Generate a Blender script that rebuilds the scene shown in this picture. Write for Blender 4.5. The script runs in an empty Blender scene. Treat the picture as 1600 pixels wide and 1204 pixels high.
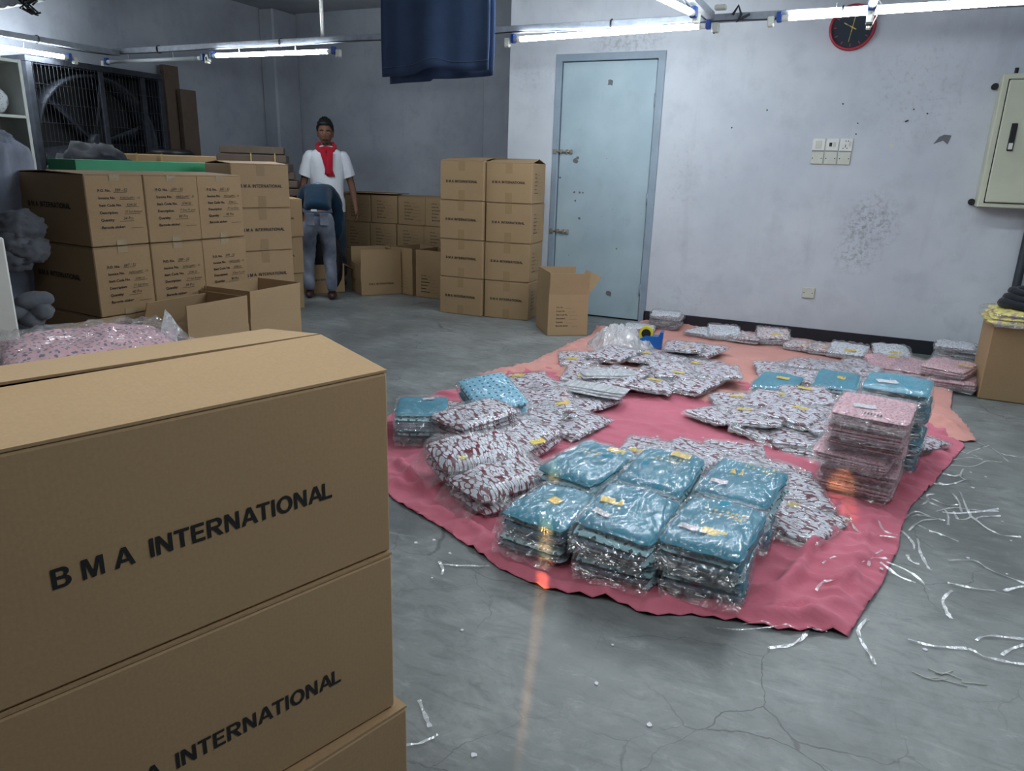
import bpy, bmesh, math, random
from mathutils import Vector, Matrix, noise, Euler
from mathutils.geometry import delaunay_2d_cdt
random.seed(7)
S = bpy.context.scene
COL = S.collection
PI = math.pi

# ------------------------------------------------------------------ camera
CAMH = 1.25
ROT = ((0.905, 0.146, -0.399), (0.424, -0.246, 0.872), (0.029, -0.958, -0.285))   # camera -> world (x right, y down, z forward)
def _nrm(v):
    l = math.sqrt(sum(a*a for a in v)); return [a/l for a in v]
def _basis():
    f = 1130.
    down = Vector((-115., 3800., f)).normalized(); up = -down
    w = Vector((-2570., -422., f)).normalized(); w = (w - up*w.dot(up)).normalized()
    xw = -w; yw = up.cross(xw)
    return xw, yw, up
XW, YW, ZW = _basis()
def ray(px, py):
    d = Vector((px-800., py-602., 1130.)).normalized()
    return Vector((XW.dot(d), YW.dot(d), ZW.dot(d)))
def G(px, py, z=0.0):                       # where a sight line meets the height z
    d = ray(px, py); t = (z-CAMH)/d.z
    return Vector((0, 0, CAMH)) + d*t
cam_d = bpy.data.cameras.new('camera'); cam = bpy.data.objects.new('camera', cam_d); COL.objects.link(cam)
cam_d.sensor_width = 36.0; cam_d.lens = 1130./1600.*36.; cam_d.clip_start = 0.05
m = Matrix(((XW.x, -XW.y, -XW.z), (YW.x, -YW.y, -YW.z), (ZW.x, -ZW.y, -ZW.z)))
cam.matrix_world = Matrix.Translation((0, 0, CAMH)) @ m.to_4x4()
S.camera = cam

# ------------------------------------------------------------------ world, exposure
wd = bpy.data.worlds.new('world'); S.world = wd; wd.use_nodes = True
wd.node_tree.nodes['Background'].inputs[0].default_value = (0.62, 0.72, 0.9, 1)
wd.node_tree.nodes['Background'].inputs[1].default_value = 0.15
S.view_settings.view_transform = 'Standard'; S.view_settings.look = 'None'
S.view_settings.exposure = 1.13; S.view_settings.gamma = 1.0
S.view_settings.use_curve_mapping = False
S.cycles.use_denoising = True
S.cycles.max_bounces = 8; S.cycles.diffuse_bounces = 4; S.cycles.glossy_bounces = 3
S.cycles.transparent_max_bounces = 24; S.cycles.transmission_bounces = 4
S.cycles.caustics_reflective = False; S.cycles.caustics_refractive = False
S.cycles.sample_clamp_indirect = 4.0
TUBE_E = 46.0
LAMP_W = 12.0

# low evening sun that comes through a door gap behind the camera: two narrow beams
def beam(name, loc, target, energy, size, sx):
    l = bpy.data.lights.new(name, 'SPOT'); l.energy = energy; l.color = (1.0, 0.48, 0.16)
    l.spot_size = size; l.spot_blend = 0.5; l.shadow_soft_size = 0.01
    o = bpy.data.objects.new(name, l); COL.objects.link(o)
    o.location = loc; d = Vector(target)-Vector(loc)
    o.rotation_euler = d.to_track_quat('-Z', 'Y').to_euler(); o.scale = (sx, 1, 1)
    return o
beam('sun_gap_light', (0.97, -3.2, 0.85), (-0.855, 2.24, 0.05), 1700, math.radians(5.6), 0.085)
beam('sun_gap_light', (1.05, -3.2, 1.5), (0.10, 3.06, 0.035), 900, math.radians(1.7), 0.6)

# ------------------------------------------------------------------ helpers
def link(o, parent=None):
    COL.objects.link(o)
    if parent is not None: o.parent = parent
    return o
def mesh_obj(name, me, mat=None, parent=None, smooth=False):
    if mat is not None and not me.materials: me.materials.append(mat)
    if smooth:
        for p in me.polygons: p.use_smooth = True
    return link(bpy.data.objects.new(name, me), parent)
def from_bm(name, bm, mat=None, parent=None, smooth=False):
    me = bpy.data.meshes.new(name); bm.to_mesh(me); bm.free()
    return mesh_obj(name, me, mat, parent, smooth)
def from_py(name, v, f, mat=None, parent=None, smooth=False):
    me = bpy.data.meshes.new(name); me.from_pydata(v, [], f); me.update()
    return mesh_obj(name, me, mat, parent, smooth)
def tag(o, label, cat, group=None):
    o['label'] = label; o['category'] = cat
    if group: o['group'] = group
    return o
def thing(name, label, cat, loc=(0, 0, 0), rz=0.0, group=None, rx=0.0, ry=0.0):
    o = bpy.data.objects.new(name, None); COL.objects.link(o)
    o.location = loc; o.rotation_euler = (rx, ry, rz); o.empty_display_size = 0.05
    return tag(o, label, cat, group)
def structure(o):
    o['kind'] = 'structure'; return o
def box_bm(bm, x0, x1, y0, y1, z0, z1, bev=0.0, mat=None):
    b2 = bmesh.new()
    bmesh.ops.create_cube(b2, size=1.0)
    for v in b2.verts:
        v.co = Vector((x0 if v.co.x < 0 else x1, y0 if v.co.y < 0 else y1, z0 if v.co.z < 0 else z1))
    if bev > 0:
        bmesh.ops.bevel(b2, geom=list(b2.edges), offset=bev, segments=1, affect='EDGES')
    if mat is not None: b2.transform(mat)
    me = bpy.data.meshes.new('t'); b2.to_mesh(me); b2.free(); bm.from_mesh(me); bpy.data.meshes.remove(me)
def box(name, x0, x1, y0, y1, z0, z1, mat, parent=None, bev=0.0, xf=None):
    bm = bmesh.new(); box_bm(bm, x0, x1, y0, y1, z0, z1, bev, xf); return from_bm(name, bm, mat, parent)
def cyl_bm(bm, p0, p1, r0, r1=None, seg=12):
    r1 = r0 if r1 is None else r1
    p0 = Vector(p0); p1 = Vector(p1); d = p1-p0
    q = d.to_track_quat('Z', 'Y').to_matrix().to_4x4()
    bmesh.ops.create_cone(bm, cap_ends=True, segments=seg, radius1=r0, radius2=r1, depth=d.length,
                          matrix=Matrix.Translation((p0+p1)/2) @ q)
def cyl(name, p0, p1, r0, mat, parent=None, r1=None, seg=12, smooth=True):
    bm = bmesh.new(); cyl_bm(bm, p0, p1, r0, r1, seg); o = from_bm(name, bm, mat, parent)
    if smooth:
        for p in o.data.polygons: p.use_smooth = len(p.vertices) == 4
    return o
def tube_path(name, pts, r, mat, parent=None, seg=6):
    v = []; f = []
    n = len(pts); pts = [Vector(p) for p in pts]
    for i, p in enumerate(pts):
        t = (pts[min(i+1, n-1)]-pts[max(i-1, 0)]).normalized()
        a = t.orthogonal().normalized() if abs(t.z) > 0.9 else t.cross(Vector((0, 0, 1))).normalized()
        b = t.cross(a)
        for k in range(seg):
            w = 2*PI*k/seg; v.append(p+a*(r*math.cos(w))+b*(r*math.sin(w)))
    for i in range(n-1):
        for k in range(seg):
            f.append((i*seg+k, i*seg+(k+1) % seg, (i+1)*seg+(k+1) % seg, (i+1)*seg+k))
    f.append(tuple(range(seg))[::-1]); f.append(tuple((n-1)*seg+k for k in range(seg)))
    return from_py(name, v, f, mat, parent, True)
def fbm(x, y, z=0.0, o=3):
    return noise.fractal(Vector((x, y, z)), 1.0, 2.0, o)

# ------------------------------------------------------------------ materials
class NT:
    def __init__(s, name):
        s.m = bpy.data.materials.new(name); s.m.use_nodes = True; s.t = s.m.node_tree
        s.n = s.t.nodes; s.b = s.n['Principled BSDF']; s.out = s.n['Material Output']
        s._co = None
    def add(s, typ, **kw):
        n = s.n.new(typ)
        for k, v in kw.items():
            if k.startswith('i_'):
                key = k[2:]; key = int(key) if key.isdigit() else key
                s.put(n.inputs[key], v)
            else: setattr(n, k, v)
        return n
    def put(s, sock, v):
        if isinstance(v, bpy.types.NodeSocket): s.t.links.new(v, sock)
        elif isinstance(v, (tuple, list)) and len(v) == 3 and sock.type == 'RGBA': sock.default_value = (*v, 1)
        else: sock.default_value = v
    @property
    def co(s):
        if s._co is None: s._co = s.add('ShaderNodeTexCoord').outputs['Object']
        return s._co
    def mapping(s, scale=(1, 1, 1), rot=(0, 0, 0), loc=(0, 0, 0), src=None):
        n = s.add('ShaderNodeMapping'); s.put(n.inputs['Vector'], src or s.co)
        n.inputs['Scale'].default_value = scale; n.inputs['Rotation'].default_value = rot; n.inputs['Location'].default_value = loc
        return n.outputs[0]
    def noise(s, scale, detail=3, rough=0.55, vec=None, dist=0.0):
        n = s.add('ShaderNodeTexNoise'); s.put(n.inputs['Vector'], vec or s.co)
        n.inputs['Scale'].default_value = scale; n.inputs['Detail'].default_value = detail
        n.inputs['Roughness'].default_value = rough; n.inputs['Distortion'].default_value = dist
        return n.outputs['Fac']
    def voro(s, scale, vec=None, feature='F1', rnd=1.0, dim='3D'):
        n = s.add('ShaderNodeTexVoronoi', feature=feature); n.voronoi_dimensions = dim; s.put(n.inputs['Vector'], vec or s.co)
        n.inputs['Scale'].default_value = scale; n.inputs['Randomness'].default_value = rnd
        return n.outputs['Distance']
    def ramp(s, fac, a, b, lo=0.0, hi=1.0):            # clamped remap a..b -> lo..hi
        n = s.add('ShaderNodeMapRange'); s.put(n.inputs[0], fac)
        for i, x in enumerate((a, b, lo, hi)): n.inputs[i+1].default_value = x
        return n.outputs[0]
    def math(s, op, a, b=0.0):
        n = s.add('ShaderNodeMath', operation=op); s.put(n.inputs[0], a); s.put(n.inputs[1], b); return n.outputs[0]
    def mix(s, fac, a, b):
        n = s.add('ShaderNodeMix', data_type='RGBA'); s.put(n.inputs[0], fac); s.put(n.inputs[6], a); s.put(n.inputs[7], b)
        return n.outputs[2]
    def base(s, c): s.put(s.b.inputs['Base Color'], c); return s
    def rough(s, r): s.put(s.b.inputs['Roughness'], r); return s
    def bump(s, h, strength=0.3, dist=0.01):
        n = s.add('ShaderNodeBump'); s.put(n.inputs['Height'], h)
        n.inputs['Strength'].default_value = strength; n.inputs['Distance'].default_value = dist
        s.put(s.b.inputs['Normal'], n.outputs[0]); return n.outputs[0]
def lin(r, g, b):
    f = lambda c: (c/255/12.92) if c <= 10 else ((c/255+0.055)/1.055)**2.4
    return (f(r), f(g), f(b))
def plain(name, c, rough=0.6, metal=0.0, var=0.12, vs=14.0):
    t = NT(name); n = t.noise(vs, 4)
    dark = tuple(x*(1-var*1.6) for x in c)
    t.base(t.mix(t.ramp(n, 0.3, 0.7), dark, c)); t.rough(rough); t.b.inputs['Metallic'].default_value = metal
    return t.m

def mat_carton(name, c):
    t = NT(name)
    fine = t.noise(160, 3, 0.7); big = t.noise(5, 4)
    col = t.mix(t.ramp(fine, 0.3, 0.75), tuple(x*0.86 for x in c), c)
    col = t.mix(t.math('MULTIPLY', t.ramp(big, 0.45, 0.75), 0.35), col, tuple(x*0.8 for x in c))
    t.base(col); t.rough(0.72); t.b.inputs['Specular IOR Level'].default_value = 0.25
    w = t.add('ShaderNodeTexWave', wave_type='BANDS', bands_direction='X'); t.put(w.inputs['Vector'], t.co); w.inputs['Scale'].default_value = 45
    t.bump(t.math('ADD', t.math('MULTIPLY', w.outputs['Fac'], 0.06), big), 0.10, 0.004)
    return t.m
M_CART = mat_carton('kraft_cardboard', lin(172, 143, 108))
M_CART2 = mat_carton('kraft_cardboard_pale', lin(180, 151, 116))
M_INK = plain('black_print_ink', lin(22, 20, 22), 0.6, var=0.05)
M_PEN = plain('marker_pen_ink', lin(52, 42, 38), 0.6, var=0.05)
M_TAPE = NT('packing_tape'); M_TAPE.base(M_TAPE.mix(M_TAPE.noise(6, 2), lin(154, 128, 94), lin(164, 137, 103))).rough(0.18)
M_TAPE.bump(M_TAPE.noise(22, 4, 0.7), 0.25, 0.006); M_TAPE = M_TAPE.m

def mat_plaster(name, c, c2, stains=(), stain_c=(0.3, 0.3, 0.3), sc=1.0):
    t = NT(name)
    n1 = t.noise(0.9*sc, 5, 0.6); n2 = t.noise(4.5*sc, 6, 0.65); n3 = t.noise(38, 3, 0.6)
    st = t.noise(3.0, 5, 0.6, vec=t.mapping((3.0, 3.0, 0.35)))
    col = t.mix(t.ramp(n1, 0.35, 0.68), c2, c)
    col = t.mix(t.math('MULTIPLY', t.ramp(n2, 0.52, 0.8), 0.45), col, tuple(x*0.72 for x in c2))
    col = t.mix(t.math('MULTIPLY', t.ramp(st, 0.55, 0.8), 0.25), col, tuple(x*0.7 for x in c2))
    sp = t.voro(7.0); spn = t.noise(1.3, 2)
    spot = t.math('MULTIPLY', t.ramp(sp, 0.035, 0.02), t.ramp(spn, 0.52, 0.58))
    col = t.mix(t.math('MULTIPLY', spot, 0.7), col, tuple(x*0.25 for x in c2))
    for (p, r, a, thr, sx, sz) in stains:
        d = t.add('ShaderNodeVectorMath', operation='DISTANCE')
        t.put(d.inputs[0], t.mapping((sx, 1, sz), loc=(-p[0]*sx, 0, -p[2]*sz))); d.inputs[1].default_value = (0, p[1], 0)
        k = t.math('MULTIPLY', t.ramp(d.outputs['Value'], r, r*0.25), t.ramp(t.noise(26, 5, 0.75), thr, thr+0.14))
        col = t.mix(t.math('MULTIPLY', k, a), col, stain_c)
    t.base(col); t.rough(0.75); t.b.inputs['Specular IOR Level'].default_value = 0.25
    t.bump(t.math('ADD', n2, t.math('MULTIPLY', n3, 0.3)), 0.22, 0.01)
    return t.m
WY = 6.192
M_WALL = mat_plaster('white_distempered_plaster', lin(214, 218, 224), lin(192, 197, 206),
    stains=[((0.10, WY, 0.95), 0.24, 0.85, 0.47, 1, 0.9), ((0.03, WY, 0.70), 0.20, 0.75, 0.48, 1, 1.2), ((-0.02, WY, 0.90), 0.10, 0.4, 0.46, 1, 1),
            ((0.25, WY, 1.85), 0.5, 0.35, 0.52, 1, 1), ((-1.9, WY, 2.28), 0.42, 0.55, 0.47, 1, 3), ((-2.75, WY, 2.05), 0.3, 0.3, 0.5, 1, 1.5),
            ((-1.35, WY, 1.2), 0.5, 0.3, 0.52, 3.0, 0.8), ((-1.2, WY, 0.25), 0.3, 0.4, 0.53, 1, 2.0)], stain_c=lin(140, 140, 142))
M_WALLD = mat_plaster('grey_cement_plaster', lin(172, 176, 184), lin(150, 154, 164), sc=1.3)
M_CEIL = mat_plaster('ceiling_plaster', lin(160, 164, 172), lin(140, 144, 152))
M_BLACK = plain('black_skirting_paint', lin(38, 40, 48), 0.45)

def mat_floor():
    t = NT('polished_concrete')
    mp = t.mapping((1, 1, 1), rot=(0, 0, 0.5))
    n1 = t.noise(0.7, 5, 0.6); n2 = t.noise(2.6, 7, 0.68, dist=0.6); n3 = t.noise(13.0, 7, 0.74, vec=t.mapping((0.55, 1.5, 1), rot=(0, 0, 0.35)), dist=0.7)
    n4 = t.noise(70, 3, 0.7)
    col = t.mix(t.ramp(n1, 0.36, 0.66), lin(102, 106, 106), lin(138, 142, 141))
    col = t.mix(t.math('MULTIPLY', t.ramp(n2, 0.5, 0.78), 0.6), col, lin(172, 176, 174))
    col = t.mix(t.math('MULTIPLY', t.ramp(n2, 0.47, 0.25), 0.7), col, lin(78, 82, 82))
    col = t.mix(t.math('MULTIPLY', t.ramp(n3, 0.50, 0.70), 0.6), col, lin(80, 84, 86))
    col = t.mix(t.math('MULTIPLY', t.ramp(n3, 0.44, 0.30), 0.4), col, lin(170, 175, 174))  # pale streaks: brushed gloss highlights painted into the floor colour
    col = t.mix(t.math('MULTIPLY', t.ramp(n4, 0.55, 0.8), 0.2), col, lin(80, 84, 86))
    # hairline cracks
    dn = t.add('ShaderNodeTexNoise'); t.put(dn.inputs['Vector'], t.co); dn.inputs['Scale'].default_value = 3.0; dn.inputs['Detail'].default_value = 5
    ad = t.add('ShaderNodeVectorMath', operation='MULTIPLY_ADD'); t.put(ad.inputs[0], dn.outputs['Color']); ad.inputs[1].default_value = (0.28, 0.28, 0); t.put(ad.inputs[2], t.co)
    ck = t.voro(3.0, vec=ad.outputs[0], feature='DISTANCE_TO_EDGE')
    msk = t.ramp(t.noise(1.1, 3), 0.42, 0.56)
    crack = t.math('MULTIPLY', t.ramp(ck, 0.007, 0.002), msk)
    col = t.mix(t.math('MULTIPLY', crack, 0.7), col, lin(66, 68, 70))
    t.base(col); t.rough(t.ramp(n2, 0.2, 0.8, 0.30, 0.52)); t.b.inputs['Specular IOR Level'].default_value = 0.45
    t.bump(t.math('SUBTRACT', t.math('ADD', t.math('MULTIPLY', n3, 0.6), t.math('MULTIPLY', n4, 0.2)), t.math('MULTIPLY', crack, 0.7)), 0.18, 0.006)
    return t.m
M_FLOOR = mat_floor()

def mat_cloth(name, c, c2):
    t = NT(name); n = t.noise(3.0, 5, 0.6); n2 = t.noise(14, 5, 0.65); wv = t.noise(420, 2)
    col = t.mix(t.ramp(n, 0.3, 0.7), c2, c); col = t.mix(t.math('MULTIPLY', t.ramp(n2, 0.55, 0.8), 0.25), col, tuple(x*0.7 for x in c2))
    t.base(col); t.rough(0.9); t.b.inputs['Specular IOR Level'].default_value = 0.15
    t.b.inputs['Sheen Weight'].default_value = 0.15
    t.bump(t.math('ADD', t.noise(9, 4, 0.55, vec=t.mapping((1, 2.5, 1), rot=(0, 0, 0.6))), t.math('MULTIPLY', wv, 0.1)), 0.35, 0.012)
    return t.m
M_PINK = mat_cloth('rose_red_cotton', lin(208, 118, 136), lin(194, 104, 122))
M_SALM = mat_cloth('salmon_cotton', lin(214, 156, 146), lin(200, 140, 130))
M_NAVY = mat_cloth('navy_cotton_jersey', lin(78, 98, 134), lin(66, 86, 120))
M_GREYC = mat_cloth('grey_knit', lin(150, 156, 172), lin(120, 126, 142))
M_ROLL = mat_cloth('dull_grey_cloth', lin(112, 114, 120), lin(84, 86, 94))
M_DARKC = mat_cloth('black_cloth', lin(46, 48, 56), lin(30, 32, 38))
M_WHITEC = mat_cloth('white_tee_cotton', lin(226, 228, 234), lin(208, 211, 220))
M_RED = mat_cloth('red_scarf_cotton', lin(190, 36, 56), lin(150, 24, 42))
M_TEALW = mat_cloth('dark_teal_sweater', lin(20, 50, 72), lin(15, 40, 58))
M_BLUEC = mat_cloth('pale_blue_collar', lin(120, 168, 190), lin(100, 146, 170))
M_JEANS = mat_cloth('washed_denim', lin(150, 156, 170), lin(72, 78, 96))
M_JEAND = mat_cloth('dark_denim', lin(74, 86, 100), lin(50, 60, 74))

def mat_leaf(name, bg, fg, sc=1.0):
    t = NT(name)
    dn = t.add('ShaderNodeTexNoise'); t.put(dn.inputs['Vector'], t.co); dn.inputs['Scale'].default_value = 14
    ad = t.add('ShaderNodeVectorMath', operation='MULTIPLY_ADD'); t.put(ad.inputs[0], dn.outputs['Color']); ad.inputs[1].default_value = (0.014, 0.014, 0.014); t.put(ad.inputs[2], t.co)
    src = ad.outputs[0]
    col = bg
    for k, (rz, lx, ly) in enumerate(((0.5, 17, 44), (-0.95, 15, 40), (1.7, 16, 42))):
        d = t.voro(1.0, vec=t.mapping((lx*sc*1.1, ly*sc*1.1, 20*sc), rot=(0.0, 0.0, rz), loc=(3.1*k, 1.7*k, 0.3*k), src=src), rnd=0.85, dim='2D')
        col = t.mix(t.ramp(d, 0.435, 0.42), col, bg)
        col = t.mix(t.ramp(d, 0.345, 0.325), col, fg if k < 2 else tuple(x*0.92 for x in fg))
    t.base(col); t.rough(0.85); t.b.inputs['Specular IOR Level'].default_value = 0.2
    t.bump(t.noise(18, 4), 0.35, 0.01)
    return t.m
M_LEAF = mat_leaf('white_leaf_print_on_maroon', lin(118, 58, 66), lin(232, 234, 244))
M_LEAFP = mat_leaf('pale_leaf_print', lin(184, 126, 128), lin(242, 240, 244), 1.5)
def mat_dots(name, bg, fg, sc, size, rnd=0.35, noisy=False):
    t = NT(name); d = t.voro(sc, rnd=rnd, dim='2D')
    if noisy: d = t.math('ADD', d, t.ramp(t.noise(90, 2), 0.2, 0.8, -0.13, 0.13))
    n = t.noise(6, 4)
    col = t.mix(t.ramp(n, 0.3, 0.7), tuple(x*0.85 for x in bg), bg)
    col = t.mix(t.ramp(d, size, size*0.8), col, fg); t.base(col); t.rough(0.85); t.b.inputs['Specular IOR Level'].default_value = 0.2
    t.bump(t.noise(16, 4), 0.3, 0.01)
    return t.m
M_MINT = mat_dots('mint_clover_print', lin(190, 238, 248), lin(42, 92, 104), 33, 0.24, 0.5, True)
M_SKYD = mat_dots('sky_blue_small_dot_print', lin(128, 198, 226), lin(42, 92, 120), 30, 0.2, 0.3)
M_TEAL = plain('teal_jersey', lin(52, 146, 172), 0.8, var=0.12, vs=9)
M_TEALD = plain('dark_teal_jersey', lin(52, 124, 146), 0.8, var=0.12, vs=9)
M_PINKG = mat_dots('pink_floral_print', lin(228, 182, 190), lin(176, 130, 142), 48, 0.26, 0.9, True)
M_PINKF = mat_dots('pale_pink_grey_floral_print', lin(238, 192, 200), lin(126, 122, 140), 62, 0.27, 1.0, True)
M_GREYG = mat_dots('white_grey_print', lin(234, 236, 242), lin(150, 150, 162), 40, 0.2, 0.9, True)
M_YELG = mat_dots('yellow_floral_print', lin(238, 222, 110), lin(176, 140, 128), 22, 0.3, 0.9, True)
def mat_tag():
    t = NT('yellow_sticker'); b = t.add('ShaderNodeTexBrick'); t.put(b.inputs['Vector'], t.mapping((1, 1, 1)))
    b.inputs['Scale'].default_value = 90; b.inputs['Color1'].default_value = (*lin(60, 54, 30), 1); b.inputs['Color2'].default_value = (*lin(240, 206, 60), 1)
    b.inputs['Mortar'].default_value = (*lin(240, 206, 60), 1); b.inputs['Mortar Size'].default_value = 0.12
    n = t.noise(60, 2)
    t.base(t.mix(t.ramp(n, 0.5, 0.56), lin(240, 206, 60), b.outputs['Color'])); t.rough(0.5)
    return t.m
M_TAG = mat_tag()
M_TAG2C = plain('pale_strap', lin(186, 160, 96), 0.6)
M_WTAG = plain('white_paper_label', lin(232, 230, 236), 0.6)
M_YPRINT = plain('yellow_garment_print', lin(196, 176, 60), 0.7)

def mat_film(name, haze, sc=1.0, body=0.05, top=0.45, rough=0.13, con=1.0):
    # thin crinkled plastic: see-through, a little milky, with sharp glints where the creases face a lamp
    m = bpy.data.materials.new(name); m.use_nodes = True; t = m.node_tree; n = t.nodes; n.clear(); L = t.links.new
    out = n.new('ShaderNodeOutputMaterial'); tr = n.new('ShaderNodeBsdfTransparent'); gl = n.new('ShaderNodeBsdfGlossy'); df = n.new('ShaderNodeBsdfDiffuse'); tl = n.new('ShaderNodeBsdfTranslucent')
    for x in (df, tl): x.inputs[0].default_value = (0.93, 0.95, 0.98, 1)
    gl.inputs['Roughness'].default_value = rough; gl.inputs[0].default_value = (1, 1, 1, 1)
    co = n.new('ShaderNodeTexCoord')
    mp = n.new('ShaderNodeMapping'); mp.inputs['Scale'].default_value = (1.7, 0.6, 1.3); mp.inputs['Rotation'].default_value = (0, 0, 0.45); L(co.outputs['Object'], mp.inputs[0])
    nz = n.new('ShaderNodeTexNoise'); nz.inputs['Scale'].default_value = 14*sc; nz.inputs['Detail'].default_value = 2.5; nz.inputs['Distortion'].default_value = 1.2; L(mp.outputs[0], nz.inputs['Vector'])
    ri = n.new('ShaderNodeMath'); ri.operation = 'SUBTRACT'; L(nz.outputs['Fac'], ri.inputs[0]); ri.inputs[1].default_value = 0.5
    ab = n.new('ShaderNodeMath'); ab.operation = 'ABSOLUTE'; L(ri.outputs[0], ab.inputs[0])
    bp = n.new('ShaderNodeBump'); bp.inputs['Strength'].default_value = 0.75; bp.inputs['Distance'].default_value = 0.03/sc; bp.invert = True; L(ab.outputs[0], bp.inputs['Height'])
    for x in (gl, df, tl): L(bp.outputs[0], x.inputs['Normal'])
    fr = n.new('ShaderNodeFresnel'); fr.inputs[0].default_value = 1.5; L(bp.outputs[0], fr.inputs['Normal'])
    mr = n.new('ShaderNodeMapRange'); L(fr.outputs[0], mr.inputs[0])
    for i, x in enumerate((0.03, 1.0, body, top)): mr.inputs[i+1].default_value = x
    hz = n.new('ShaderNodeMapRange'); L(ab.outputs[0], hz.inputs[0])
    for i, x in enumerate((0.0, 0.06, haze*(1+1.2*con), haze*(1-0.3*con))): hz.inputs[i+1].default_value = min(0.95, x) if i > 1 else x
    mw = n.new('ShaderNodeMixShader'); mw.inputs[0].default_value = 0.4; L(df.outputs[0], mw.inputs[1]); L(tl.outputs[0], mw.inputs[2])
    m1 = n.new('ShaderNodeMixShader'); L(hz.outputs[0], m1.inputs[0]); L(tr.outputs[0], m1.inputs[1]); L(mw.outputs[0], m1.inputs[2])
    m2 = n.new('ShaderNodeMixShader'); L(mr.outputs[0], m2.inputs[0]); L(m1.outputs[0], m2.inputs[1]); L(gl.outputs[0], m2.inputs[2])
    L(m2.outputs[0], out.inputs[0])
    return m
M_FILM = mat_film('clear_polybag_film', 0.085, 1.0, 0.125, 0.26)
M_FILM2 = mat_film('hazy_polybag_film', 0.10, 1.2, 0.08, 0.28)
M_FILMW = mat_film('milky_film_sleeve', 0.72, 0.6, 0.10, con=0.2)
M_STRIP = mat_film('plastic_strip_film', 0.5, 1.5, 0.05, rough=0.3, con=0.2)

M_STEEL = plain('grey_painted_steel', lin(150, 156, 166), 0.45, 0.0, 0.2, 20)
M_STEELD = plain('dusty_dark_steel', lin(58, 62, 72), 0.55, 0.3, 0.3, 20)
M_WHITEP = plain('white_plastic', lin(226, 226, 220), 0.4, var=0.06)
M_CREAM = plain('cream_plastic', lin(206, 208, 196), 0.4, var=0.06)
M_BLUE = plain('blue_tape_wrap', lin(30, 70, 150), 0.4)
M_BLUEP = plain('blue_plastic', lin(30, 110, 196), 0.35)
M_YELP = plain('yellow_tape_roll', lin(226, 208, 50), 0.35)
M_DBLK = plain('black_rubber', lin(22, 22, 25), 0.5)
M_GREEN = plain('green_laminate', lin(52, 168, 118), 0.45, var=0.06)
M_BROWN = plain('brown_fibreboard', lin(96, 80, 68), 0.7)
M_BRASS = plain('dull_latch_metal', lin(176, 168, 150), 0.4, 0.6)
M_SKIN = plain('brown_skin', lin(116, 78, 62), 0.65, var=0.08)
M_HAIR = plain('black_hair', lin(16, 14, 16), 0.5, var=0.2, vs=60)
M_EYE = plain('eye_white', lin(172, 164, 158), 0.3, var=0.02)
M_SHOE = plain('brown_leather', lin(66, 44, 40), 0.5)
def mat_door():
    t = NT('pale_blue_door_paint'); n = t.noise(2.2, 5); ch = t.voro(9.0); cn = t.noise(2.2, 2, vec=t.mapping(loc=(4, 0, 1)))
    col = t.mix(t.ramp(n, 0.35, 0.7), lin(158, 178, 188), lin(176, 195, 203))
    col = t.mix(t.math('MULTIPLY', t.math('MULTIPLY', t.ramp(ch, 0.06, 0.04), t.ramp(cn, 0.5, 0.56)), 0.7), col, lin(80, 84, 90))
    g = t.noise(5, 6, 0.7, vec=t.mapping((1, 1, 0.6)))
    col = t.mix(t.math('MULTIPLY', t.ramp(g, 0.56, 0.8), 0.4), col, lin(128, 140, 148))
    t.base(col); t.rough(0.5); t.bump(g, 0.08, 0.006); return t.m
M_DOOR = mat_door()
M_FRAME = plain('grey_blue_frame_paint', lin(150, 166, 180), 0.55, var=0.12, vs=5)
M_PANEL = plain('cream_cabinet_paint', lin(204, 206, 184), 0.4, var=0.08, vs=4)
M_CHIP = plain('exposed_grey_cement', lin(112, 114, 118), 0.8)
def mat_emit(name, c, e):
    m = bpy.data.materials.new(name); m.use_nodes = True; t = m.node_tree; t.nodes.clear()
    o = t.nodes.new('ShaderNodeOutputMaterial'); em = t.nodes.new('ShaderNodeEmission'); em.inputs[0].default_value = (*c, 1); em.inputs[1].default_value = e
    t.links.new(em.outputs[0], o.inputs[0]); return m
M_TUBE = mat_emit('lit_led_tube', (0.86, 0.95, 1.0), TUBE_E)
M_TUBEOFF = plain('unlit_tube_glass', lin(196, 200, 206), 0.25, var=0.05)

# ------------------------------------------------------------------ room
XL, XR, YB, YR, CH, XC = -6.7, 3.4, -4.2, 7.6, 2.98, -2.946
structure(box('floor', XL-0.1, XR+0.1, YB-0.1, YR+0.1, -0.1, 0, M_FLOOR))
structure(box('ceiling', XL-0.1, XR+0.1, YB-0.1, YR+0.1, CH, CH+0.1, M_CEIL))
DX0, DX1, DZ = -2.447, -1.634, 2.137       # door leaf
def wall_with_hole(name, x0, x1, hx0, hx1, hz, y, th, mat):
    bm = bmesh.new()
    box_bm(bm, x0, hx0, y, y+th, 0, CH); box_bm(bm, hx1, x1, y, y+th, 0, CH); box_bm(bm, hx0, hx1, y, y+th, hz, CH)
    return structure(from_bm(name, bm, mat))
wall_with_hole('wall_back', XC, XR, DX0-0.045, DX1+0.05, DZ+0.05, WY, 0.2, M_WALL)
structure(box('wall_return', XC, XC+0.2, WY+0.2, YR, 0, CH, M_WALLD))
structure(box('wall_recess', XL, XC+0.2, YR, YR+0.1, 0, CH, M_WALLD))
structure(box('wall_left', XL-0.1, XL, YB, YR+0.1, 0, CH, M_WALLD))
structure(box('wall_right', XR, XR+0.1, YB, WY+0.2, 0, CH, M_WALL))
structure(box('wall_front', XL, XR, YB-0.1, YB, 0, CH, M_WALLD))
structure(box('trim_1', -6.7, -6.48, 7.18, YR, 0, CH, M_WALLD, bev=0.02))            # corner column
structure(box('trim_2', -3.86, XC, 7.46, YR, 0, CH, M_WALLD, bev=0.01))              # shallow pier
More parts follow.
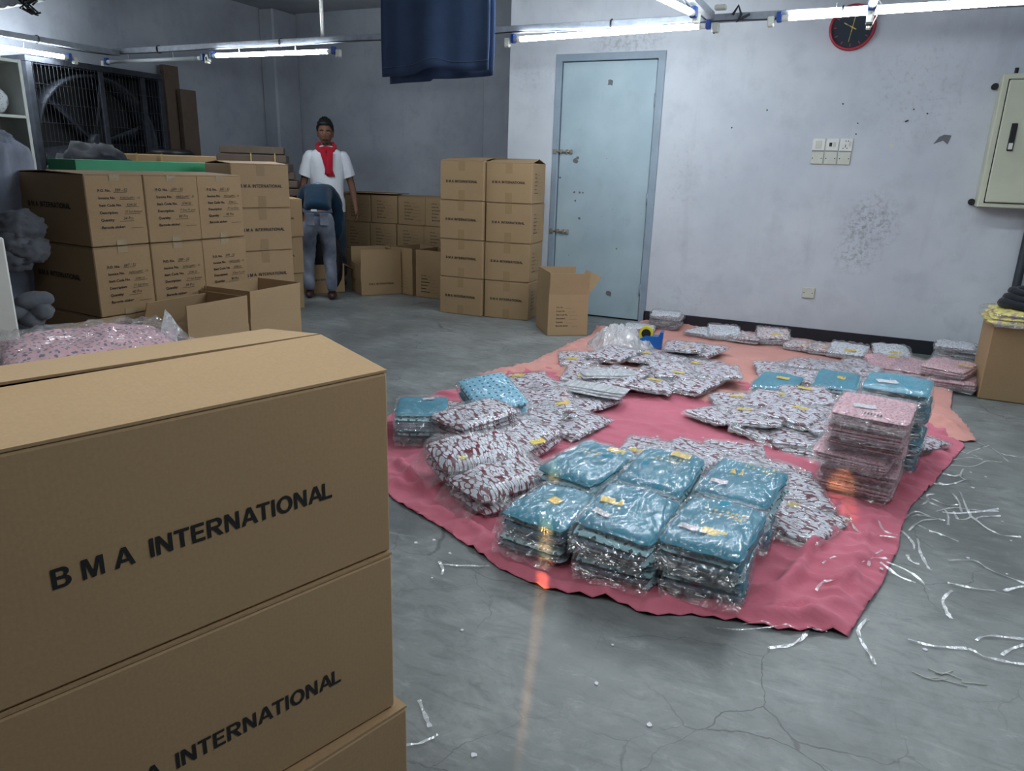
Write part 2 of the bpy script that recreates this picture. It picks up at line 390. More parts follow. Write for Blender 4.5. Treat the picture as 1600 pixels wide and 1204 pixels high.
bm = bmesh.new(); box_bm(bm, DX1+0.055, XR, WY-0.012, WY, 0, 0.104)
structure(from_bm('baseboard_back', bm, M_BLACK))

# door: leaf, frame, bolts, hinges
dr = thing('door_1', 'x', 'door', ((DX0+DX1)/2, WY, 0)); del dr['label']; del dr['category']; dr['kind'] = 'structure'
hw = (DX1-DX0)/2
bm = bmesh.new()
box_bm(bm, -hw-0.062, -hw-0.006, -0.012, 0.12, 0, DZ+0.055, 0.004); box_bm(bm, hw+0.006, hw+0.068, -0.012, 0.12, 0, DZ+0.055, 0.004)
box_bm(bm, -hw-0.062, hw+0.068, -0.0125, 0.12, DZ+0.006, DZ+0.062, 0.004)
from_bm('door_frame', bm, M_FRAME, dr)
box('door_leaf', -hw, hw, 0.006, 0.045, 0.012, DZ, M_DOOR, dr, 0.004)
box('door_backing', -hw-0.05, hw+0.05, 0.10, 0.12, 0, DZ+0.05, M_DBLK, dr)
for z in (1.42, 0.74):
    b = cyl('bolt', (-hw-0.035, -0.012, z), (-hw+0.11, -0.012, z), 0.008, M_BRASS, dr, seg=8)
    bm = bmesh.new()
    for x in (-hw+0.02, -hw+0.075, -hw+0.115): box_bm(bm, x-0.008, x+0.008, -0.022, 0.008, z-0.018, z+0.018, 0.003)
    box_bm(bm, -hw-0.045, -hw-0.02, -0.026, 0.0, z-0.02, z+0.02, 0.003)
    from_bm('bolt_bracket', bm, M_BRASS, b)
for z in (1.83, 1.05, 0.28):
    h = cyl('hinge', (hw+0.004, -0.008, z-0.05), (hw+0.004, -0.008, z+0.05), 0.009, M_FRAME, dr, seg=8)
def patch(name, cx, cz, y, pts, mat, parent=None, th=0.003):   # small irregular flake on a wall that faces -y
    n = len(pts)
    v = [(cx+a, y, cz+b) for a, b in pts] + [(cx+a, y-th, cz+b) for a, b in pts]
    f = [tuple(range(n, 2*n))] + [(i, (i+1) % n, (i+1) % n+n, i+n) for i in range(n)]
    return from_py(name, v, f, mat, parent)
def blob(r, n=9, s=0, sq=1.0):
    rnd = random.Random(s)
    return [(math.cos(2*PI*k/n)*r*rnd.uniform(0.55, 1.2), math.sin(2*PI*k/n)*r*sq*rnd.uniform(0.55, 1.2)) for k in range(n)]
for (x, z, r, s) in ((0.02, 1.97, 0.03, 1), (-0.255, 1.345, 0.026, 2), (-0.235, 1.37, 0.018, 3), (0.13, 0.22, 0.03, 4), (-0.25, 1.08, 0.011, 5), (-0.20, 1.08, 0.011, 6), (-0.17, 1.08, 0.011, 7), (-0.235, 1.01, 0.011, 8), (-0.19, 0.86, 0.014, 9), (-0.39, 1.2, 0.012, 10), (0.17, 0.62, 0.008, 11)):
    patch('paint_chip', x, z, 0.006, blob(r, 8, s), M_CHIP, dr, 0.0015)

# flakes and marks on the white wall
tag(patch('plaster_flake', 0.47, 1.545, WY, [(-0.06, -0.03), (-0.03, 0.02), (0.0, 0.035), (0.045, 0.03), (0.03, -0.03), (0.0, -0.005)], M_CHIP), 'torn grey plaster flake on the white wall beside the electrical cabinet', 'plaster flake')
tag(patch('paint_spot', 0.15, 1.50, WY, blob(0.018, 9, 4), M_CREAM), 'small cream blot on the white wall right of the switch plates', 'paint spot')
for i, (x, z) in enumerate(((-0.22, 1.79), (-0.10, 1.655), (0.34, 1.72), (0.25, 1.75), (-0.1, 1.58), (-1.0, 1.62), (-0.75, 1.75))):
    tag(patch('nail_hole', x, z, WY, blob(0.007, 7, i), M_DBLK, None, 0.001), 'tiny dark nail hole in the white plaster wall', 'nail hole', 'nail holes in the white wall')
tag(cyl('wall_hook', (0.225, WY, 1.675), (0.21, WY-0.03, 1.665), 0.005, M_DBLK), 'small dark hook in the white wall below the clock side', 'hook')

# switch plates
sw = thing('switch_panel', 'white block of three switch plates above three cream blanking plates on wall', 'switch panel', (-0.25, WY, 1.455))
for k in range(3):
    x = -0.095+0.0945*k
    p = box('switch_plate', x-0.045, x+0.045, -0.014, 0, 0.004, 0.094, M_WHITEP, sw, 0.004)
    if k == 0: box('rocker', x-0.022, x+0.02, -0.017, -0.012, 0.02, 0.075, M_CREAM, p, 0.002)
    if k == 1:
        box('socket_hole', x-0.022, x-0.002, -0.0148, -0.012, 0.035, 0.063, M_DBLK, p); box('rocker', x+0.004, x+0.024, -0.017, -0.012, 0.03, 0.065, M_CREAM, p, 0.002)
    if k == 2:
        for (a, b) in ((-0.005, 0.075), (0.012, 0.075), (-0.004, 0.045), (-0.004, 0.034), (-0.018, 0.024), (0.008, 0.024)): cyl('socket_hole', (x+a, -0.0145, b), (x+a, -0.012, b), 0.0042, M_DBLK, p, seg=8)
        box('rocker', x+0.018, x+0.034, -0.017, -0.012, 0.035, 0.07, M_CREAM, p, 0.002)
    q = box('blank_plate', x-0.045, x+0.045, -0.012, 0, -0.094, -0.002, M_CREAM, sw, 0.005)
    for a in (-0.032, 0.03): cyl('screw', (x+a, -0.0135, -0.05), (x+a, -0.011, -0.05), 0.004, M_DBLK, q, seg=8)
so = thing('junction_cover', 'single cream blank cover plate low on the white wall', 'wall plate', (-0.268, WY, 0.387))
p = box('cover_plate', -0.047, 0.047, -0.014, 0, -0.042, 0.042, M_CREAM, so, 0.004)
for a in (-0.032, 0.03): cyl('screw', (a, -0.0155, 0.0), (a, -0.012, 0.0), 0.004, M_DBLK, so, seg=8)

# electrical cabinet
ec = thing('electrical_cabinet', 'cream steel electrical cabinet with black handle high on the right wall', 'cabinet', (0.735, WY, 1.10))
box('cabinet_body', 0, 0.85, -0.16, 0, 0, 0.855, M_PANEL, ec, 0.006)
d = box('cabinet_door', 0.04, 0.81, -0.178, -0.158, 0.035, 0.815, M_PANEL, ec, 0.006)
h = box('handle', 0.10, 0.135, -0.190, -0.176, 0.37, 0.545, M_DBLK, d, 0.004)
box('key_plate', 0.105, 0.13, -0.193, -0.188, 0.38, 0.42, M_WHITEP, d, 0.002)
box('door_gasket', 0.034, 0.816, -0.162, -0.156, 0.029, 0.821, M_DBLK, ec)
for (x, z) in ((-0.02, 0.03), (-0.02, 0.79)):
    l = cyl('mounting_lug', (x, -0.03, z), (x, 0, z), 0.022, M_DBLK, ec, seg=10); 
cyl('cable_gland', (0.08, -0.06, 0.853), (0.08, -0.06, 0.90), 0.012, M_DBLK, ec, seg=8)
tag(cyl('conduit_pipe', (1.09, WY-0.03, 0), (1.09, WY-0.03, 1.06), 0.028, M_STEELD), 'dark upright conduit pipe on wall below the electrical cabinet', 'pipe')

# clock
ck = thing('wall_clock', 'round wall clock with red rim and dark dial on the white wall', 'clock', (-0.232, WY, 2.30))
def disc(name, r, y0, y1, mat, parent, seg=40): return cyl(name, (0, y0, 0), (0, y1, 0), r, mat, parent, seg=seg)
bm = bmesh.new()
n = 40
M_RIM = plain('red_plastic_rim', lin(176, 44, 62), 0.35); M_DIAL = plain('dark_dial', lin(54, 62, 72), 0.15)
vs = []; fs = []
for k in range(n):
    a = 2*PI*k/n
    for (r, y) in ((0.153, 0.0), (0.155, -0.02), (0.150, -0.035), (0.138, -0.035), (0.134, -0.018)): vs.append((r*math.cos(a), y, r*math.sin(a)))
for k in range(n):
    for j in range(4): fs.append((k*5+j, k*5+j+1, ((k+1) % n)*5+j+1, ((k+1) % n)*5+j))
from_py('rim', vs, fs, M_RIM, ck, True)
disc('dial', 0.137, -0.001, -0.018, M_DIAL, ck)
def hand(name, ang, L, w):
    xf = Matrix.Rotation(ang, 4, 'Y'); box(name, -w, w, -0.022, -0.019, -0.03, L, M_YELG, ck, 0, xf)
hand('hour_hand', math.radians(-62), 0.065, 0.003); hand('minute_hand', math.radians(8), 0.09, 0.0025); hand('second_hand', math.radians(188), 0.095, 0.0012)
for k in range(12):
    a = 2*PI*k/12; box('hour_mark', -0.003, 0.003, -0.0205, -0.018, 0.105, 0.125, M_RIM, ck, 0, Matrix.Rotation(a, 4, 'Y'))

# ------------------------------------------------------------------ rails and tube lights
RY, RZ = 4.95, 2.155
def rail(name, p0, p1, label):
    p0 = Vector(p0); p1 = Vector(p1); d = p1-p0; L = d.length
    o = thing(name, label, 'rail', p0, math.atan2(d.y, d.x))
    bm = bmesh.new(); box_bm(bm, 0, L, -0.02, 0.02, 0, 0.045, 0.002); from_bm('channel', bm, M_STEEL, o)
    n = max(2, int(L/1.3))
    for k in range(n):
        x = L*(k+0.5)/n; cyl('cable_tie', (x-0.004, 0, 0.022), (x+0.004, 0, 0.022), 0.034, M_DBLK, o, seg=10)
    pts = [(L*i/40, -0.03, 0.004-0.012*abs(math.sin(i*0.55))) for i in range(41)]
    tube_path('cable', pts, 0.004, M_STEELD, o, 5)
    return o
rail('light_rail', (-6.46, RY, RZ), (3.2, RY, RZ+0.035), 'long grey steel light rail running parallel to the white wall')
rail('light_rail', (-6.25, RY-0.03, RZ-0.02), (-6.25, -1.0, RZ-0.02), 'grey light rail running toward the camera at far left')
rail('light_rail', (-0.99, RY-0.03, RZ+0.01), (-1.06, -1.0, RZ+0.01), 'grey light rail meeting the long rail above the door side')
a = G(0, 14, 2.2); b = G(66, 1, 2.2)
rail('light_rail', a-(b-a)*0.6, b, 'short dark rail crossing the top left corner of the picture')
tag(tube_path('wire_coil', [G(46, 8, 2.17)+Vector((0.05*math.cos(t*0.9)*(0.6+0.4*math.sin(t)), 0.05*math.sin(t*1.7), 0.05*math.sin(t*0.9))) for t in range(28)], 0.006, M_DBLK), 'tangled dark wire coil hanging from rail in top left corner', 'wire')
def hanger(px, y, label):
    x = px; o = tag(cyl('rail_hanger', (x, y, RZ+0.045), (x, y, CH), 0.014, M_WHITEP), label, 'hanger')
    return o
hanger(-3.975, RY, 'white pipe hanger from ceiling to rail beside the hanging navy cloth')
hanger(-4.02, RY+0.05, 'thin grey hanger pipe just behind the white pipe hanger')
hanger(2.0, RY, 'white pipe hanger at the right end of the rail')
def tube_light(p0, p1, label, lit=True, area=False, group='tube lights on the rails'):
    p0 = Vector(p0); p1 = Vector(p1); d = (p1-p0); L = d.length
    o = thing('tube_light', label, 'tube light', p0, math.atan2(d.y, d.x), group)
    o.rotation_euler.y = -math.asin(d.z/L)
    cyl('tube', (0.03, 0, 0), (L-0.03, 0, 0), 0.0165, M_TUBE if lit else M_TUBEOFF, o, seg=14)
    for s, x0 in ((0, -0.005), (1, L-0.035)):
        c = cyl('end_cap', (x0, 0, 0), (x0+0.04, 0, 0), 0.0178, M_WHITEP, o, seg=14)
        xs = -0.035 if s == 0 else L+0.005
        bm = bmesh.new(); box_bm(bm, xs, xs+0.03, -0.02, 0.02, -0.022, 0.035, 0.005); from_bm('lamp_holder', bm, M_BLUE, o)
        xw = -0.085 if s == 0 else L+0.045
        bm = bmesh.new(); box_bm(bm, xw, xw+0.04, -0.018, 0.018, -0.045, 0.012, 0.006, Matrix.Rotation(0.3 if s else -0.3, 4, 'Y') if False else None); from_bm('starter', bm, M_CREAM, o)
    for x in (L*0.22, L*0.7): tube_path('wire_loop', [(x, 0, -0.016), (x, 0.017, 0), (x+0.01, 0.004, 0.03), (x+0.012, 0, 0.06)], 0.0022, M_WHITEP, o, 5)
    return o
TZ = RZ-0.045
tube_light((-2.30, RY-0.03, TZ+0.00), (-1.02, RY-0.03, TZ+0.025), 'lit tube light right above the pale blue door')
tube_light((-5.10, RY-0.03, 2.10), (-3.87, RY-0.03, 2.09), 'lit tube light over the far boxes left of the navy cloth')
tube_light((-0.57, RY-0.03, 2.155), (0.68, RY-0.03, 2.175), 'lit tube light in front of the wall clock at upper right')
tube_light((-6.40, RY-0.03, 2.09), (-5.24, RY-0.03, 2.085), 'unlit grey tube light over the big fan', lit=False)
tube_light((-6.25, 3.20, 2.055), (-6.25, 4.42, 2.055), 'lit tube light above the white shelf unit at far left')
tube_light((-1.22, 3.18, 2.11), (-0.99, 4.40, 2.11), 'lit tube light reaching toward the camera above the door side')
tube_light((-0.02, 3.05, 2.10), (-0.085, 4.27, 2.075), 'lit tube light end on in front of the clock, pointing at the camera')
tube_light((0.75, RY-0.03, 2.18), (1.98, RY-0.03, 2.185), 'lit tube light on the rail beyond the right edge above the cabinet')
def side_lamp(x, y, z, rz, w):
    l = bpy.data.lights.new('workshop_tube', 'AREA'); l.shape = 'RECTANGLE'; l.size = 1.2; l.size_y = 0.05; l.energy = w; l.color = (0.90, 0.97, 1.0)
    o = bpy.data.objects.new('workshop_tube', l); COL.objects.link(o); o.location = (x, y, z); o.rotation_euler = (0, 0, rz)
for (x, y, w) in ((-1.07, 0.85, LAMP_W*0.52), (0.5, 1.05, LAMP_W*0.68), (2.2, 2.6, LAMP_W*0.25)):
    side_lamp(x, y, 2.12, PI/2, w)

# dangling lamp holder in front of clock
lh = thing('dangling_lamp_holder', 'white dangling lamp holder on wire in front of the clock', 'lamp holder', tuple(Vector((0, 0, CAMH))+ray(1358, 36)*(4.33/ray(1358, 36).y)))
cyl('holder_cup', (0, 0, 0.0), (0, 0, 0.055), 0.016, M_WHITEP, lh, r1=0.018); cyl('holder_ring', (0, 0, -0.012), (0, 0, 0.002), 0.0165, M_DBLK, lh); cyl('contact', (0, 0, -0.03), (0, 0, -0.012), 0.011, M_BRASS, lh)
tube_path('wire', [(0, 0, 0.05), (0.01, 0.0, 0.085), (0.0, 0.01, 0.115)], 0.004, M_WHITEP, lh); tube_path('wire', [(0.01, 0, -0.02), (0.03, 0, 0.03), (0.05, 0.01, 0.075), (0.02, 0.01, 0.115)], 0.003, M_WHITEP, lh)
wl = thing('wire_bundle', 'looped dark cable with small switch tied where the rails meet', 'cable', (-0.86, RY-0.04, RZ+0.03))
tube_path('cable', [(0, 0, 0), (0.03, 0, 0.05), (0.05, 0, 0.0), (0.03, 0, -0.04), (0.06, 0, -0.02), (0.1, 0, 0.0)], 0.008, M_STEELD, wl); tube_path('cable', [(-0.10, 0, -0.06), (-0.1, 0, -0.10)], 0.004, M_STEELD, wl)
box('switch_body', -0.11, -0.04, -0.02, 0.02, 0.03, 0.06, M_CREAM, wl, 0.006)

# hanging navy cloth
def cloth_sheet():
    nx, ny = 40, 30; v = []; f = []
    W = 0.66; z1 = 2.62
    for side in (0, 1):
        off = len(v)
        for j in range(ny+1):
            for i in range(nx+1):
                u = i/nx; w = j/ny
                zb = (1.722 + (0.02*u + 0.035*math.exp(-((u-0.5)/0.14)**2)*0.8 if side == 0 else -0.028*(1-u)**0.5*(1 if u < 0.45 else 0.5)))
                z = z1+(zb-z1)*w
                fold = 0.011*math.sin(u*9+0.6+side)*w + 0.005*math.sin(u*21+1.3)*w
                x = -W/2+W*u+(0.004 if u < 0.5 else -0.004)*math.sin(w*6)
                y = (0.0 if side == 0 else 0.05)+fold-(0.01 if side == 0 else -0.01)*w
                v.append((x, y, z))
        for j in range(ny):
            for i in range(nx):
                a = off+j*(nx+1)+i; q = (a, a+1, a+nx+2, a+nx+1); f.append(q)
    N = (nx+1)*(ny+1)
    for i in range(nx): f.append((i, i+1, N+i+1, N+i))
    return v, f
hc = thing('hanging_cloth', 'navy blue cloth hanging over a bar near the ceiling', 'cloth', (-2.16, 3.6, 0))
v, f = cloth_sheet(); o = from_py('fabric', v, f, M_NAVY, hc, True)
o.modifiers.new('s', 'SOLIDIFY').thickness = 0.003
hem = [(-0.33+0.66*i/30, -0.012+0.011*math.sin(i/30*9+0.6)+0.005*math.sin(i/30*21+1.3), 1.722+0.02*i/30+0.028*math.exp(-((i/30-0.5)/0.14)**2)+0.045) for i in range(31)]
tube_path('hem_seam', hem, 0.0035, M_NAVY, hc, 5)
tag(cyl('hanging_bar', (-2.9, 3.625, 2.60), (-1.4, 3.625, 2.60), 0.012, M_STEEL), 'thin steel bar carrying the navy cloth above the frame', 'bar')
for x in (-2.85, -1.45): tag(cyl('bar_hanger', (x, 3.625, 2.6), (x, 3.625, CH), 0.006, M_STEEL), 'thin rod holding the cloth bar from the ceiling', 'hanger', 'rods of the cloth bar')

# ------------------------------------------------------------------ lettering
_txt = {}
def text_mesh(lines, size, bold=0.0, shear=0.0, space=1.0, key=None):
    key = key or (tuple(lines), size, bold, shear)
    if key in _txt: return _txt[key]
    parts = bmesh.new()
    for (s, x, y, sz) in lines:
        cu = bpy.data.curves.new('t', 'FONT'); cu.body = s; cu.size = sz*size; cu.offset = bold*sz*size; cu.shear = shear; cu.resolution_u = 2; cu.space_character = space
        ob = bpy.data.objects.new('t', cu); COL.objects.link(ob)
        dg = bpy.context.evaluated_depsgraph_get(); dg.update()
        me = bpy.data.meshes.new_from_object(ob.evaluated_get(dg))
        me.transform(Matrix.Translation((x, y, 0)))
        parts.from_mesh(me); bpy.data.meshes.remove(me); bpy.data.objects.remove(ob); bpy.data.curves.remove(cu)
    me = bpy.data.meshes.new('lettering'); parts.to_mesh(me); parts.free(); me.materials.append(M_INK)
    _txt[key] = me; return me
def fit(me, w):                       # width scale and centring of a text mesh
    xs = [v.co.x for v in me.vertices]; ys = [v.co.y for v in me.vertices]
    return w/(max(xs)-min(xs)), (max(xs)+min(xs))/2, (max(ys)+min(ys))/2
# heavy block capitals, drawn as outlines (unit cap height): width, outer outlines, holes
def arc(cx, cy, rx, ry, a0, a1, n=10):
    return [(cx+rx*math.cos(math.radians(a0+(a1-a0)*i/n)), cy+ry*math.sin(math.radians(a0+(a1-a0)*i/n))) for i in range(n+1)]
LT = 0.20
GLYPH = {
 'I': (0.20, [[(0, 0), (LT, 0), (LT, 1), (0, 1)]], []),
 'L': (0.70, [[(0, 0), (0.66, 0), (0.66, 0.17), (LT, 0.17), (LT, 1), (0, 1)]], []),
 'T': (0.78, [[(0.29, 0), (0.49, 0), (0.49, 0.83), (0.78, 0.83), (0.78, 1), (0, 1), (0, 0.83), (0.29, 0.83)]], []),
 'E': (0.72, [[(0, 0), (0.70, 0), (0.70, 0.17), (LT, 0.17), (LT, 0.43), (0.63, 0.43), (0.63, 0.59), (LT, 0.59), (LT, 0.83), (0.68, 0.83), (0.68, 1), (0, 1)]], []),
 'N': (0.82, [[(0, 0), (0.19, 0), (0.19, 0.66), (0.61, 0), (0.82, 0), (0.82, 1), (0.63, 1), (0.63, 0.35), (0.21, 1), (0, 1)]], []),
 'M': (0.98, [[(0, 0), (0.18, 0), (0.18, 0.74), (0.40, 0), (0.58, 0), (0.80, 0.74), (0.80, 0), (0.98, 0), (0.98, 1), (0.70, 1), (0.49, 0.32), (0.28, 1), (0, 1)]], []),
 'A': (0.98, [[(0, 0), (0.21, 0), (0.29, 0.225), (0.69, 0.225), (0.77, 0), (0.98, 0), (0.60, 1), (0.38, 1)]], [[(0.35, 0.39), (0.63, 0.39), (0.49, 0.77)]]),
 'O': (1.0, [arc(0.5, 0.5, 0.5, 0.52, 0, 350, 23)], [arc(0.5, 0.5, 0.285, 0.345, 0, 350, 23)]),
 'B': (0.82, [[(0, 0), (0.48, 0)]+arc(0.50, 0.285, 0.32, 0.285, -90, 62, 9)+arc(0.47, 0.755, 0.29, 0.245, -55, 90, 9)+[(0, 1)]], [[(LT, 0.16), (0.45, 0.16)]+arc(0.46, 0.295, 0.15, 0.135, -90, 90, 7)+[(LT, 0.43)], [(LT, 0.585), (0.42, 0.585)]+arc(0.43, 0.71, 0.13, 0.125, -90, 90, 7)+[(LT, 0.835)]]),
 'R': (0.88, [[(0, 0), (LT, 0), (LT, 0.42), (0.30, 0.42), (0.63, 0), (0.88, 0), (0.58, 0.42)]+arc(0.54, 0.715, 0.30, 0.285, -70, 90, 10)+[(0, 1)]], [[(LT, 0.575), (0.50, 0.575)]+arc(0.51, 0.705, 0.135, 0.13, -90, 90, 7)+[(LT, 0.835)]]),
}
def block_text(items, gap=0.115):
    cu = bpy.data.curves.new('t', 'CURVE'); cu.dimensions = '2D'; cu.fill_mode = 'BOTH'
    x = 0.0
    for ch in items:
        if isinstance(ch, float): x += ch; continue
        w, outs, holes = GLYPH[ch]
        for pl in outs+holes:
            sp = cu.splines.new('POLY'); sp.points.add(len(pl)-1); sp.use_cyclic_u = True
            for i, (a, b) in enumerate(pl): sp.points[i].co = (x+a, b, 0, 1)
        x += w+gap-(0.14 if ch == 'A' and x > 4 else 0)
    ob = bpy.data.objects.new('t', cu); COL.objects.link(ob)
    dg = bpy.context.evaluated_depsgraph_get(); dg.update()
    me = bpy.data.meshes.new_from_object(ob.evaluated_get(dg)); bpy.data.objects.remove(ob)
    me.name = 'lettering'; me.materials.clear(); me.materials.append(M_INK); return me
T_LOGO = block_text(['B', 0.36, 'M', 0.34, 'A', 0.62]+list('INTERNATIONAL'))
def label_lines(): 
    rows = ['P.O. No.', 'Invoice No.', 'Item Code No.', 'Description:', 'Quantity:', 'Barcode sticker:']
    return [(r, 0.0, -1.9*i, 1.0) for i, r in enumerate(rows)]
T_LABEL = text_mesh(label_lines(), 1.0, 0.022, key='label')
def add_lines(me):
    bm = bmesh.new(); bm.from_mesh(me)
    for i, (x0, x1) in enumerate(((4.4, 8.0), (5.8, 10.2), (7.2, 11.2), (6.6, 11.4), (5.2, 9.2), (8.2, 11.8))):
        y = -1.9*i-0.12; vv = [bm.verts.new((a, b, 0)) for a, b in ((x0, y-0.05), (x1, y-0.05), (x1, y+0.03), (x0, y+0.03))]; bm.faces.new(vv)
    bm.to_mesh(me); bm.free()
add_lines(T_LABEL)
HW = []
for k, (po, inv, it, de, q) in enumerate((('E89 - 32', '9405/2wM91 - 23', '5740-20', 'P 2wst Pc pant', '80 Pcs'), ('E87 - 52', '9450/2wM71 - 33', '5744-11', '3T Suit Wear', '40 Pcs'), ('E89 - 52', '9105/2wM91 - 32', '5240-20', '3T Suit Bottom', '34 Pcs'))):
    t = text_mesh([(po, 4.7, 0.1, 1.05), (inv, 5.9, -1.85, 0.8), (it, 7.6, -3.7, 0.85), (de, 6.9, -5.5, 0.8), (q, 6.2, -7.35, 1.1)], 1.0, 0.0, 0.25, key=('hw', k))
    t.materials.clear(); t.materials.append(M_PEN); HW.append(t)

# ------------------------------------------------------------------ cartons
def face_frames(w, d, h):
    # local frames (origin at face centre, x right, y up, z out)
    return {'front': Matrix(((1, 0, 0, 0), (0, 0, -1, -d/2), (0, 1, 0, h/2), (0, 0, 0, 1))),
            'right': Matrix(((0, 0, 1, w/2), (1, 0, 0, 0), (0, 1, 0, h/2), (0, 0, 0, 1))),
            'left': Matrix(((0, 0, -1, -w/2), (-1, 0, 0, 0), (0, 1, 0, h/2), (0, 0, 0, 1)))}
def put_text(me, root, fr, fw, frac, dx=0.0, dy=0.0, name='lettering', out=0.0012, s=None, pivot=None):
    sc, cx, cy = fit(me, fw*frac)
    if s is not None: sc = s
    if pivot is not None: cx, cy = pivot
    o = bpy.data.objects.new(name, me); link(o, root)
    o.matrix_local = fr @ Matrix.Translation((dx, dy, out)) @ Matrix.Diagonal((sc, sc*(1.06 if me is T_LOGO else 1), 1, 1)) @ Matrix.Translation((-cx, -cy, 0))
    return sc, cx, cy
def carton(label, corner, ang, size, faces, anchor='fr', z=0.0, flaps='shut', tent=0.012, group=None, tape=True, mat=None, hw=0, jit=0.0, tape_faces=('front',), lab_frac=0.62, logo_frac=0.62, logo_dx=0, logo_dy=0.0, lab_dy=0.0, lab_dx=0.0, tape_mat=None, bulge=0.0, name='carton', flen=None):
    w, d, h = size; mat = mat or M_CART
    th = math.radians(ang); R = Matrix.Rotation(th, 4, 'Z')
    off = {'fr': Vector((-w/2, d/2, 0)), 'fl': Vector((w/2, d/2, 0)), 'c': Vector((0, 0, 0))}[anchor]
    p = Vector((corner[0], corner[1], 0))+R @ off; p.z = z
    root = thing(name, label, 'carton', p, th+jit, group)
    if flaps != 'open':
        bm = bmesh.new(); box_bm(bm, -w/2, w/2, -d/2, d/2, 0.001, h-0.004, 0.005)
        if bulge:
            bmesh.ops.subdivide_edges(bm, edges=list(bm.edges), cuts=5, use_grid_fill=True)
            for vv in bm.verts:
                a = 1-(2*vv.co.x/w)**2; c = 1-(2*vv.co.z/h-1)**2; b = 1-(2*vv.co.y/d)**2
                if abs(vv.co.y) > d/2-0.004: vv.co.y += math.copysign(bulge*max(a, 0)*max(c, 0), vv.co.y)
                if abs(vv.co.x) > w/2-0.004: vv.co.x += math.copysign(bulge*max(b, 0)*max(c, 0), vv.co.x)
        from_bm('carton_body', bm, mat, root)
        g = 0.003                                   # seam between the two long flaps
        for s in (-1, 1):
            v = []
            for (x, y, zz) in ((-w/2+0.001, s*(d/2-0.001), h-0.004), (w/2-0.001, s*(d/2-0.001), h-0.004), (w/2-0.001, s*g, h-0.002+tent), (-w/2+0.001, s*g, h-0.002+tent*(0.7 if s < 0 else 1))):
                v += [(x, y, zz), (x, y, zz+0.004)]
            f = [(1, 3, 5, 7), (0, 6, 4, 2), (0, 2, 3, 1), (2, 4, 5, 3), (4, 6, 7, 5), (6, 0, 1, 7)]
            if s > 0: f = [q[::-1] for q in f]
            from_py('top_flap', v, f, mat, root)
        if tent > 0.02:                             # end flaps seen under a sprung lid
            for s in (-1, 1): box('end_flap', s*(w/2-0.15) if s < 0 else w/2-0.15, s*(w/2-0.003) if s > 0 else -w/2+0.003, -d/2+0.006, d/2-0.006, h-0.004, h-0.0005, mat, root) if s > 0 else box('end_flap', -w/2+0.003, -w/2+0.15, -d/2+0.006, d/2-0.006, h-0.004, h-0.0005, mat, root)
    else:
        t = 0.005; bm = bmesh.new()
        box_bm(bm, -w/2, w/2, -d/2, -d/2+t, 0.001, h); box_bm(bm, -w/2, w/2, d/2-t, d/2, 0.001, h)
        box_bm(bm, -w/2, -w/2+t, -d/2+t, d/2-t, 0.001, h); box_bm(bm, w/2-t, w/2, -d/2+t, d/2-t, 0.001, h); box_bm(bm, -w/2, w/2, -d/2, d/2, 0.001, 0.006)
        from_bm('carton_body', bm, mat, root)
        L = flen or 0.46*min(d, w)
        for side, a in tent.items():               # a = degrees outward from upright
            aa = math.radians(a)
            if side in ('front', 'back'):
                s = -1 if side == 'front' else 1
                xf = Matrix.Translation((0, s*d/2-s*t/2, h)) @ Matrix.Rotation(-s*aa, 4, 'X'); box('flap_'+'long', -w/2+0.003, w/2-0.003, -t/2, t/2, 0, L, mat, root, 0, xf).name = 'flap'
            else:
                s = -1 if side == 'left' else 1
                xf = Matrix.Translation((s*w/2-s*t/2, 0, h)) @ Matrix.Rotation(s*aa, 4, 'Y'); box('flap', -t/2, t/2, -d/2+0.003, d/2-0.003, 0, L, mat, root, 0, xf)
    F = face_frames(w, d, h)
    for k, what in faces.items():
        fw = w if k == 'front' else d
        out = 0.0014+bulge
        if what == 'logo': put_text(T_LOGO, root, F[k], fw, logo_frac, logo_dx*fw, logo_dy*h, out=out)
        if what in ('label', 'labelw'):
            sc, cx, cy = put_text(T_LABEL, root, F[k], fw, lab_frac, lab_dx*fw, lab_dy*h, out=out)
            if what == 'labelw': put_text(HW[hw % 3], root, F[k], fw, lab_frac, lab_dx*fw, lab_dy*h, 'handwriting', out+0.0003, sc, (cx, cy))
    if tape and flaps != 'open':
        tf = tape_mat or M_TAPE
        for k in tape_faces:
            tl_ = 0.035 if tape_mat else 0.085
            for (za, zb) in ((h/2-tl_, h/2-0.003), (-h/2+0.003, -h/2+tl_)):
                b2 = bmesh.new(); box_bm(b2, -0.03, 0.03, za, zb, bulge*0.55, bulge*0.55+0.0008); b2.transform(F[k]); from_bm('tape', b2, tf, root)
    return root
GR_FG = 'cartons stacked in the foreground'
FGA = 70.7
carton('top foreground carton with black lettering and a slightly sprung pale lid', (-0.653, 0.942), FGA, (0.615, 0.40, 0.328), {'front': 'logo'}, z=0.607, tent=0.022, group=GR_FG, tape=False, logo_frac=0.632, logo_dy=-0.035)
carton('middle foreground carton directly under the one with the sprung lid', (-0.650, 0.940), FGA, (0.615, 0.40, 0.322), {'front': 'logo'}, z=0.285, tent=0.001, group=GR_FG, tape=False, jit=-0.006, logo_frac=0.632, logo_dy=-0.09)
carton('bottom foreground carton standing on the floor and jutting out to the right', (-0.630, 0.950), FGA+1, (0.615, 0.41, 0.285), {'front': 'logo'}, z=0.0, tent=0.001, group=GR_FG, tape=False, logo_frac=0.632)

# glossy clear tape scraps on the block
tape_m = NT('shiny_clear_tape'); tape_m.base(lin(168, 148, 120)).rough(0.1); tape_m.bump(tape_m.noise(16, 3, 0.6), 0.5, 0.02); tape_m = tape_m.m

